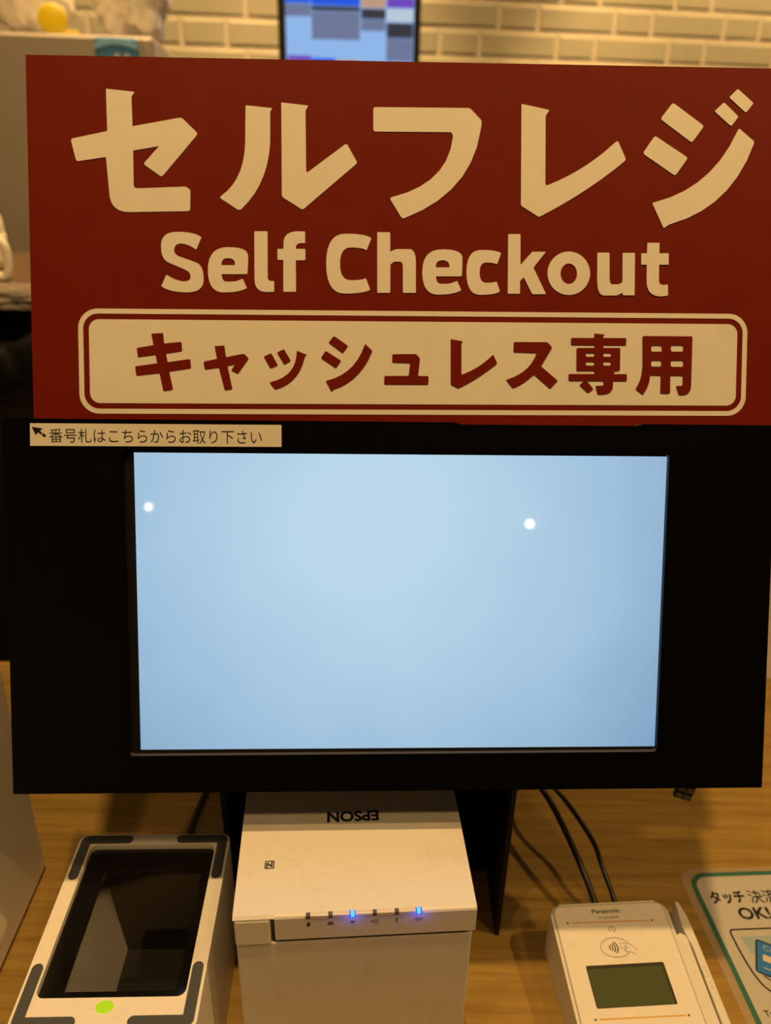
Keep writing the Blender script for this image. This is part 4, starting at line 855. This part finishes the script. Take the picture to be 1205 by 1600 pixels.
# swipe rail at the right with a slot before it
wedge(rrect(0.0785, -LN, 0.0855, -0.020, 0.003), 0.0005, -0.0010, M_white_used, 'slot_wall', te, 0.001)
wedge([(0.0862, 0.0012), (0.0885, 0.0005), (0.0905, -0.010), (0.0912, -0.030), (0.0927, -LN), (0.0866, -LN), (0.0866, -0.030), (0.0845, -0.016)], 0.0005, 0.0, M_white_used, 'swipe_rail', te, 0.0008)
wedge([(0.0790, -0.001), (0.0862, 0.0008), (0.0860, -LN), (0.0785, -LN)], 0.0005, -0.012, M_seam, 'slot_floor', te, 0.0)
Z1 = 0.0006
tm = 0.0001
link('maker_lettering', text_mesh('Panasonic', 0.0276, 0.0464, -0.0053, -0.0024, Z1, tm, bold=0.012), M_ink, te, TT)
link('model_lettering', text_mesh('JT-R600CR', 0.0306, 0.0441, -0.0095, -0.0076, Z1, tm), M_grey_ink, te, TT)
for nm, ya, yb, xa, xb in (('upper', -0.0108, -0.0116, 0.0118, 0.0640), ('lower', -0.0696, -0.0701, 0.0134, 0.0662)):
    link('orange_line', flat_mesh(stroke([(xa, ya), (xb, yb)], 0.0008), Z1, Z1 + tm), M_orange, te, TT)
    for dx_, dy_ in ((xa - 0.0024, ya), (xb + 0.0018, yb)):
        link('contact_dot', flat_mesh([ellipse(dx_, dy_, 0.0007, 0.0007, 14)], Z1, Z1 + tm), M_grey_ink, te, TT)
mk = [st([(0.0346, -0.0175), (0.0360, -0.0148), (0.0385, -0.0145), (0.0399, -0.0158), (0.0392, -0.0178), (0.0376, -0.0179)], 0.0003, False, (Z1, Z1 + tm)),
      st([(0.0358, -0.0176), (0.0368, -0.0160), (0.0380, -0.0160), (0.0380, -0.0178)], 0.0003, False, (Z1, Z1 + tm))]
# contactless payment symbol: oval, four waves and a hand with a card
cx, cy, rx, ry = 0.0362, -0.0280, 0.0097, 0.0062
mk.append(st([(cx + rx * math.cos(R(a)), cy + ry * math.sin(R(a))) for a in range(22, 326, 8)], 0.0003, False, (Z1, Z1 + tm)))
for i, r_ in enumerate((0.0018, 0.0030, 0.0042, 0.0054)):
    c0 = (0.0305, -0.0280)
    mk.append(st([(c0[0] + r_ * math.cos(R(a)) * 1.15 + 0.0003 * i, c0[1] + r_ * math.sin(R(a)) * 0.95) for a in range(-44, 45, 8)], 0.0007, False, (Z1, Z1 + tm)))
mk.append(st([(0.0398, -0.0252), (0.0432, -0.0256), (0.0428, -0.0290), (0.0394, -0.0286)], 0.00022, True, (Z1, Z1 + tm)))
for pts in ([(0.0432, -0.0262), (0.0448, -0.0258), (0.0472, -0.0274), (0.0506, -0.0306)],
            [(0.0416, -0.0274), (0.0436, -0.0280), (0.0446, -0.0290)],
            [(0.0414, -0.0290), (0.0430, -0.0304), (0.0452, -0.0312), (0.0482, -0.0330)],
            [(0.0410, -0.0296), (0.0426, -0.0314), (0.0444, -0.0318)]):
    mk.append(st(pts, 0.00024, False, (Z1, Z1 + tm)))
link('contactless_symbol', join(mk), M_ink, te, TT)
rl = [st([(0.0864, -0.0428), (0.0890, -0.0428), (0.0896, -0.0490), (0.0870, -0.0490)], 0.00025, True, (0.0, 0.0001)),
      st([(0.0878, -0.0520), (0.0900, -0.0515), (0.0886, -0.0550), (0.0905, -0.0550)], 0.00025, False, (0.0, 0.0001))]
link('rail_marks', join(rl), M_seam, te, TT)


# terminal cables, rising behind the screen
def cable(name, pts, r, label, group=None):
    o = link(name, tube_mesh(crom(pts, 10), r), M_cable)
    return tag(o, label, 'cable', group)


cable('cable', [(0.1525, 0.3720, 0.912), (0.1510, 0.3860, 0.9225), (0.1420, 0.4120, 0.938), (0.1300, 0.4500, 0.948), (0.1220, 0.4900, 0.938), (0.118, 0.55, 0.9032)], 0.0023,
      'thicker black cable running back from card terminal, left of the pair', 'card terminal cables')
cable('cable', [(0.1672, 0.3740, 0.912), (0.1655, 0.3880, 0.9215), (0.1595, 0.4080, 0.934), (0.1555, 0.4260, 0.940), (0.1400, 0.4570, 0.948), (0.1300, 0.5000, 0.932), (0.128, 0.56, 0.9030)], 0.0018,
      'thinner black cable running back from card terminal, right of the pair', 'card terminal cables')
cable('scanner_cable', [(-0.1400, 0.3735, 0.906), (-0.1440, 0.4000, 0.9024), (-0.1485, 0.4400, 0.9024), (-0.1470, 0.4850, 0.9024), (-0.1380, 0.5600, 0.9024)], 0.0022,
      'black cable lying on the counter behind the white scanner')

# ---------------------------------------------------------------- touch payment sticker on the counter
SK = Vector((0.2350, 0.4145, DESK))
sk = thing('payment_sticker', yaw(SK, 3.6), 'green bordered touch payment sticker lying flat at the right of card terminal', 'sticker')
X0, X1, Y0, Y1 = -0.0005, 0.0765, -0.130, 0.0165
link('laminate', flat_mesh([rrect(X0 - 0.006, Y0 - 0.006, X1 + 0.006, Y1 + 0.004, 0.012)], 0.0001, 0.0003), M_lamin, sk)
link('sheet', flat_mesh([rrect(X0, Y0, X1, Y1, 0.013)], 0.0003, 0.0005), M_paper, sk)
link('green_border', flat_mesh([rrect(X0, Y0, X1, Y1, 0.013, 10), rrect(X0 + 0.0035, Y0 + 0.0035, X1 - 0.0035, Y1 - 0.0035, 0.0098, 10)], 0.0005, 0.0006), M_green, sk)
link('headline_lettering', join([text_mesh('タッチ', 0.0086, 0.0346, -0.0106, 0.0006, 0.0005, 0.0001, bold=0.034),
                                 text_mesh('決済', 0.0376, 0.0590, -0.0109, 0.0004, 0.0005, 0.0001, bold=0.010),
                                 text_mesh('OK!', 0.0238, 0.0470, -0.0238, -0.0140, 0.0005, 0.0001, bold=0.025)]), M_ink, sk)
link('english_lettering', text_mesh('Tap', 0.0075, 0.0165, -0.0937, -0.0884, 0.0005, 0.0001, bold=0.01), M_ink, sk)
DEF_R = 0.003
ph = outline([(0.0112, -0.0312), (0.0640, -0.0312), (0.0640, -0.0600, None), (0.0560, -0.0800, None), (0.0375, -0.0800, None), (0.0190, -0.0800, None), (0.0112, -0.0600, None)])
link('reader_drawing', flat_mesh(stroke(ph, 0.0012, True), 0.0005, 0.0006), M_ink, sk)
DEF_R = 0.0
link('screen_drawing', flat_mesh([[(0.0165, -0.0368), (0.0580, -0.0368), (0.0560, -0.0492), (0.0186, -0.0492)]], 0.0005, 0.00058), M_teal, sk)
DEF_R = 0.0018
cd = outline([(0.0268, -0.0393), (0.0565, -0.0560), (0.0450, -0.0790), (0.0160, -0.0622)])
cdo = link('card_drawing', join([flat_mesh([cd], 0.0006, 0.0007)]), M_cardblue, sk)
link('card_outline', flat_mesh(stroke(cd, 0.0010, True), 0.0007, 0.00076), M_ink, cdo)
DEF_R = 0.0006
link('card_chip', flat_mesh([outline([(0.0262, -0.0505), (0.0345, -0.0548), (0.0322, -0.0592), (0.0240, -0.0550)])], 0.0007, 0.00078), M_skin, cdo)
cl = text_mesh('Credit', 0, 0.0165, 0, 0.0036, 0.0007, 0.0001)
cl.transform(Matrix.Translation((0.0278, -0.0468, 0)) @ Matrix.Rotation(R(-28), 4, 'Z'))
link('card_lettering', cl, M_paper, cdo)
link('card_stripe', flat_mesh(stroke([(0.0222, -0.0600), (0.0400, -0.0695)], 0.0012), 0.0007, 0.00078), M_teal, cdo)
link('wave_drawing', flat_mesh(stroke([(0.0195, -0.0655), (0.0225, -0.0690), (0.0275, -0.0718), (0.0340, -0.0728)], 0.0009), 0.0005, 0.0006), M_ink, sk)
DEF_R = 0.0

# ---------------------------------------------------------------- tall white box at the left
bx = thing('payment_machine', yaw(Vector((-0.2487, 0.4320, DESK)), 1.6), 'tall plain white machine with rounded corner at the left edge beside the scanner', 'machine')
bm = bmesh.new()
lp = rrect(-0.26, -0.36, 0.0, 0.0, 0.012, 8)
me = flat_mesh([lp], 0.004, 0.27)
link('housing', me, M_white, bx)
link('base', flat_mesh([rrect(-0.256, -0.356, -0.004, -0.004, 0.01, 6)], 0.0, 0.004), M_shade_trim, bx)

# ---------------------------------------------------------------- kitchen behind
fg = thing('steel_fridge', yaw(Vector((-0.46, 1.745, 0)), 9), 'brushed steel kitchen fridge with blue badge in the left background', 'fridge')
FH = 1.557
link('cabinet', box_mesh(-0.75, 0.0, 0.022, 0.55, 0.10, FH, bev=0.006), M_steel, fg)
dr = link('door', box_mesh(-0.745, -0.018, 0.0, 0.022, 0.12, FH - 0.002, bev=0.006), M_steel, fg)
link('handle', join([box_mesh(-0.70, -0.68, -0.045, -0.03, 0.7, 1.1, bev=0.004), box_mesh(-0.70, -0.68, -0.032, 0.001, 0.72, 0.74), box_mesh(-0.70, -0.68, -0.032, 0.001, 1.06, 1.08)]), M_steel, dr)
for fx_, fy_ in ((-0.7, 0.07), (-0.05, 0.07), (-0.7, 0.5), (-0.05, 0.5)):
    link('foot', box_mesh(fx_ - 0.02, fx_ + 0.02, fy_ - 0.02, fy_ + 0.02, 0, 0.10), M_matte_black, fg)
bd = link('badge', box_mesh(-0.105, -0.026, -0.014, 0.0, FH - 0.085, FH - 0.006, bev=0.006), M_blue, dr)
arc_ = [(-0.104 + 0.077 * i / 12, FH - 0.016 + 0.008 * math.sin(math.pi * i / 12)) for i in range(13)]
low_ = [(x_, z_ - 0.010) for x_, z_ in arc_]
link('badge_band', flat_mesh([arc_ + low_[::-1]], 0.0, 0.002), M_lblue, bd, Matrix(((1, 0, 0, 0), (0, 0, -1, -0.014), (0, 1, 0, 0), (0, 0, 0, 1))))
link('badge_knob', join([flat_mesh([ellipse(-0.065, FH - 0.036, 0.005, 0.004, 16)], 0.0, 0.002), flat_mesh([ellipse(-0.047, FH - 0.036, 0.005, 0.004, 16)], 0.0, 0.002)]), mat('pale_grey', (0.4, 0.42, 0.4), 0.5), bd, Matrix(((1, 0, 0, 0), (0, 0, -1, -0.014), (0, 1, 0, 0), (0, 0, 0, 1))))


def crumple(rx, ry, rz, seed, amp, sub=5, flat=True):
    bm = bmesh.new()
    bmesh.ops.create_icosphere(bm, subdivisions=sub, radius=1.0)
    off = Vector((seed * 7.1, seed * 3.3, seed * 5.7))
    for v in bm.verts:
        p = v.co.copy()
        d = noise.noise(p * 1.7 + off) * amp * 1.2 + abs(noise.noise(p * 4.5 + off)) * amp * 0.8 + abs(noise.noise(p * 10 + off)) * amp * 0.35
        q = p * (1 + d)
        z = q.z * rz + rz
        v.co = (q.x * rx, q.y * ry, max(0.0, z))
    return mesh_of(bm, True)


b1 = thing('plastic_bag', yaw(Vector((-0.745, 1.92, FH)), 0), 'crumpled milky plastic bag with dark printed patches on the fridge top', 'bag', 'plastic bags on the fridge')
link('bag_body', crumple(0.078, 0.08, 0.10, 2, 0.20), M_bag, b1)
link('printed_patch', box_mesh(-0.062, -0.028, -0.117, -0.112, 0.075, 0.125), M_grey_ink, b1)
link('printed_patch', box_mesh(-0.008, 0.010, -0.117, -0.112, 0.067, 0.098), M_grey_ink, b1)
b2 = tag(link('plastic_bag', crumple(0.075, 0.085, 0.10, 5, 0.24), M_bag, None, yaw(Vector((-0.553, 1.94, FH)), 0)), 'clear crinkled plastic bag on the fridge top above the blue badge', 'bag', 'plastic bags on the fridge')
yb = thing('yellow_lid', yaw(Vector((-0.662, 1.80, FH)), 10), 'round yellow lid standing on the fridge top in front of the bags', 'lid')
lm = lathe_mesh([(0.002, 0), (0.024, 0.0), (0.027, 0.003), (0.027, 0.012), (0.024, 0.014)])
lm.transform(Matrix.Translation((0, 0, 0.027)) @ Matrix.Rotation(R(90), 4, 'X'))
link('cap', lm, M_yellow, yb)
link('tab', box_mesh(0.010, 0.046, -0.014, 0.0, 0.0, 0.010, bev=0.003), M_yellow, yb)

# order display on the tiled wall
kd = thing('order_display', yaw(Vector((-0.119, 2.40, 1.404)), 3), 'black framed kitchen order display on the tiled wall above the sign', 'display')
kx0, kx1, kz0, kz1 = -0.184, 0.184, 0.08, 0.60
KM = Matrix(((1, 0, 0, 0), (0, 0, -1, 0), (0, 1, 0, 0), (0, 0, 0, 1)))
bm = bmesh.new()
add_box(bm, kx0, kx1, 0.0, 0.04, kz0, kz1, bev=0.004)
link('case', mesh_of(bm), M_black, kd)
link('wall_arm', box_mesh(-0.04, 0.04, 0.038, 0.246, 0.28, 0.40), M_black, kd)
sx0, sx1, sz0, sz1 = -0.164, 0.166, 0.095, 0.585
link('display_panel', flat_mesh([[(sx0, sz0), (sx1, sz0), (sx1, sz1), (sx0, sz1)]], 0.0, 0.001), emis('display_pale_blue', (0.30, 0.52, 0.90), 0.9), kd, KM)
KC = {'b': (0.01, 0.10, 0.80), 'p': (0.16, 0.06, 0.52), 'o': (0.52, 0.33, 0.22), 'g': (0.155, 0.19, 0.33), 'k': (0.035, 0.04, 0.055), 'w': (0.50, 0.60, 0.72)}
KMAT = {k: emis('display_' + n, KC[k], 0.95) for k, n in zip('bpogkw', ('blue', 'violet', 'peach', 'grey', 'dark', 'white'))}


def kz(y):      # screen rows, measured down from the frame line at 0.298
    return 0.298 - (y - 0) * 0.000362


def kx(x):
    return sx0 + (x - 130) / 910 * (sx1 - sx0)


cards = [(130, 310, [('b', -20, 26), ('g', 30, 106)]), (314, 656, [('b', -20, 36), ('k', 40, 70), ('g', 74, 245)]), (664, 838, [('o', -20, 44), ('k', 50, 112), ('g', 116, 185)]),
         (846, 1036, [('p', -20, 40), ('w', 48, 125), ('k', 132, 226), ('g', 230, 372)]),
         (140, 310, [('p', 348, 384), ('g', 388, 500)]), (314, 482, [('b', 360, 402), ('g', 406, 500)]), (490, 650, [('o', 368, 400), ('k', 404, 430), ('g', 434, 520)]),
         (130, 310, [('p', -330, -290), ('g', -286, -120)]), (314, 482, [('b', -330, -290), ('g', -286, -180)]), (490, 650, [('b', -330, -290), ('g', -286, -90)]), (664, 838, [('o', -330, -290), ('g', -286, -200)])]
for a, b, bars in cards:
    ms, mats_ = [], []
    bm = bmesh.new()
    for i, (c, ya, yb_) in enumerate(bars):
        add_box(bm, kx(a), kx(b), kz(yb_), kz(ya), 0.001, 0.0014, mi=i)
        mats_.append(KMAT[c])
        if c == 'k':
            pass
    link('order_card', mesh_of(bm), mats_, kd, KM)

# brown shelf with bottles, bin and bag at the far left
sh = thing('back_shelf', Matrix.Translation((-0.75, 1.30, 0)), 'dark brown kitchen shelf carrying a jug and bottle behind the counter', 'shelf')
link('top_board', box_mesh(-0.60, 0.60, -0.17, 0.17, 1.165, 1.197, bev=0.003), M_wood_dark, sh)
link('side_panel', box_mesh(-0.59, -0.56, -0.16, 0.16, 0, 1.165), M_wood_dark, sh)
link('side_panel', box_mesh(0.56, 0.59, -0.16, 0.16, 0, 1.165), M_wood_dark, sh)
link('back_panel', box_mesh(-0.56, 0.56, 0.14, 0.16, 0, 1.165), M_wood_dark, sh)


def bottle(x, y, label, liquid, capm, s=1.0, bodym=None):
    t = thing('squeeze_bottle', Matrix.Translation((x, y, 1.197)), label, 'bottle')
    link('bottle_body', lathe_mesh([(0.022 * s, 0), (0.026 * s, 0.004), (0.027 * s, 0.05 * s), (0.025 * s, 0.075 * s), (0.016 * s, 0.092 * s), (0.013 * s, 0.098 * s)]), bodym or M_cream, t)
    link('bottle_label', lathe_mesh([(0.0268 * s, 0.010), (0.0275 * s, 0.012), (0.0276 * s, 0.050 * s), (0.0268 * s, 0.052 * s)]), liquid, t)
    link('cap', lathe_mesh([(0.015 * s, 0.096 * s), (0.015 * s, 0.112 * s), (0.007 * s, 0.118 * s), (0.004 * s, 0.145 * s)]), capm, t)


jug = thing('syrup_jug', Matrix.Translation((-0.603, 1.185, 1.197)), 'short white jug with orange label, handle and black cap beside red sign', 'jug')
link('jug_body', lathe_mesh([(0.032, 0), (0.036, 0.003), (0.036, 0.044), (0.030, 0.056), (0.022, 0.062)]), M_cream, jug)
link('jug_label', lathe_mesh([(0.0360, 0.008), (0.0364, 0.009), (0.0364, 0.040), (0.0360, 0.041)]), mat('orange_label', (0.80, 0.42, 0.06), 0.5), jug)
link('cap', lathe_mesh([(0.024, 0.062), (0.024, 0.074), (0.022, 0.076)]), M_black, jug)
link('handle', tube_mesh(crom([(0.024, 0, 0.056), (0.042, 0, 0.058), (0.053, 0, 0.046), (0.054, 0, 0.022), (0.048, 0, 0.006), (0.034, 0, 0.006)], 8), 0.0065), M_cream, jug)
bottle(-0.628, 1.30, 'white squeeze bottle with black cap standing further back on shelf', M_white, M_black, 1.0)

bn = thing('waste_bin', Matrix.Translation((-0.56, 0.98, 0)), 'tall black waste bin with bin bag behind the counter at left', 'bin')
def rr3(x0, y0, x1, y1, r, z): return [(x, y, z) for x, y in rrect(x0, y0, x1, y1, r, 5)]
def loft(loops, cap=True):
    bm = bmesh.new()
    rs = [[bm.verts.new(p) for p in l] for l in loops]
    n = len(rs[0])
    for a, b in zip(rs, rs[1:]):
        for i in range(n):
            bm.faces.new((a[i], a[(i + 1) % n], b[(i + 1) % n], b[i]))
    bm.faces.new(rs[0][::-1])
    if cap:
        bm.faces.new(rs[-1])
    return bm
link('bin_body', mesh_of(loft([rr3(-0.13, -0.10, 0.13, 0.10, 0.03, 0), rr3(-0.15, -0.12, 0.15, 0.12, 0.03, 1.165), rr3(-0.14, -0.11, 0.14, 0.11, 0.03, 1.165), rr3(-0.14, -0.11, 0.14, 0.11, 0.03, 1.0)], False)), M_matte_black, bn)
bag = loft([rr3(-0.138, -0.108, 0.138, 0.108, 0.03, 1.02), rr3(-0.140, -0.110, 0.140, 0.110, 0.03, 1.17), rr3(-0.146, -0.116, 0.146, 0.116, 0.03, 1.186), rr3(-0.154, -0.124, 0.154, 0.124, 0.03, 1.175), rr3(-0.158, -0.128, 0.158, 0.128, 0.03, 1.145)], False)
for v in bag.verts:
    v.co += Vector((noise.noise(v.co * 30), noise.noise(v.co * 30 + Vector((5, 0, 0))), 0.6 * noise.noise(v.co * 25 + Vector((0, 9, 0))))) * 0.004
link('bin_bag', mesh_of(bag, True), M_darkbag, bn)
tag(link('clear_bag', crumple(0.075, 0.03, 0.014, 9, 0.4), M_clearbag, None, Matrix.Translation((-0.475, 1.075, 1.181))), 'crumpled clear plastic bag on the rim of the black bin', 'bag')
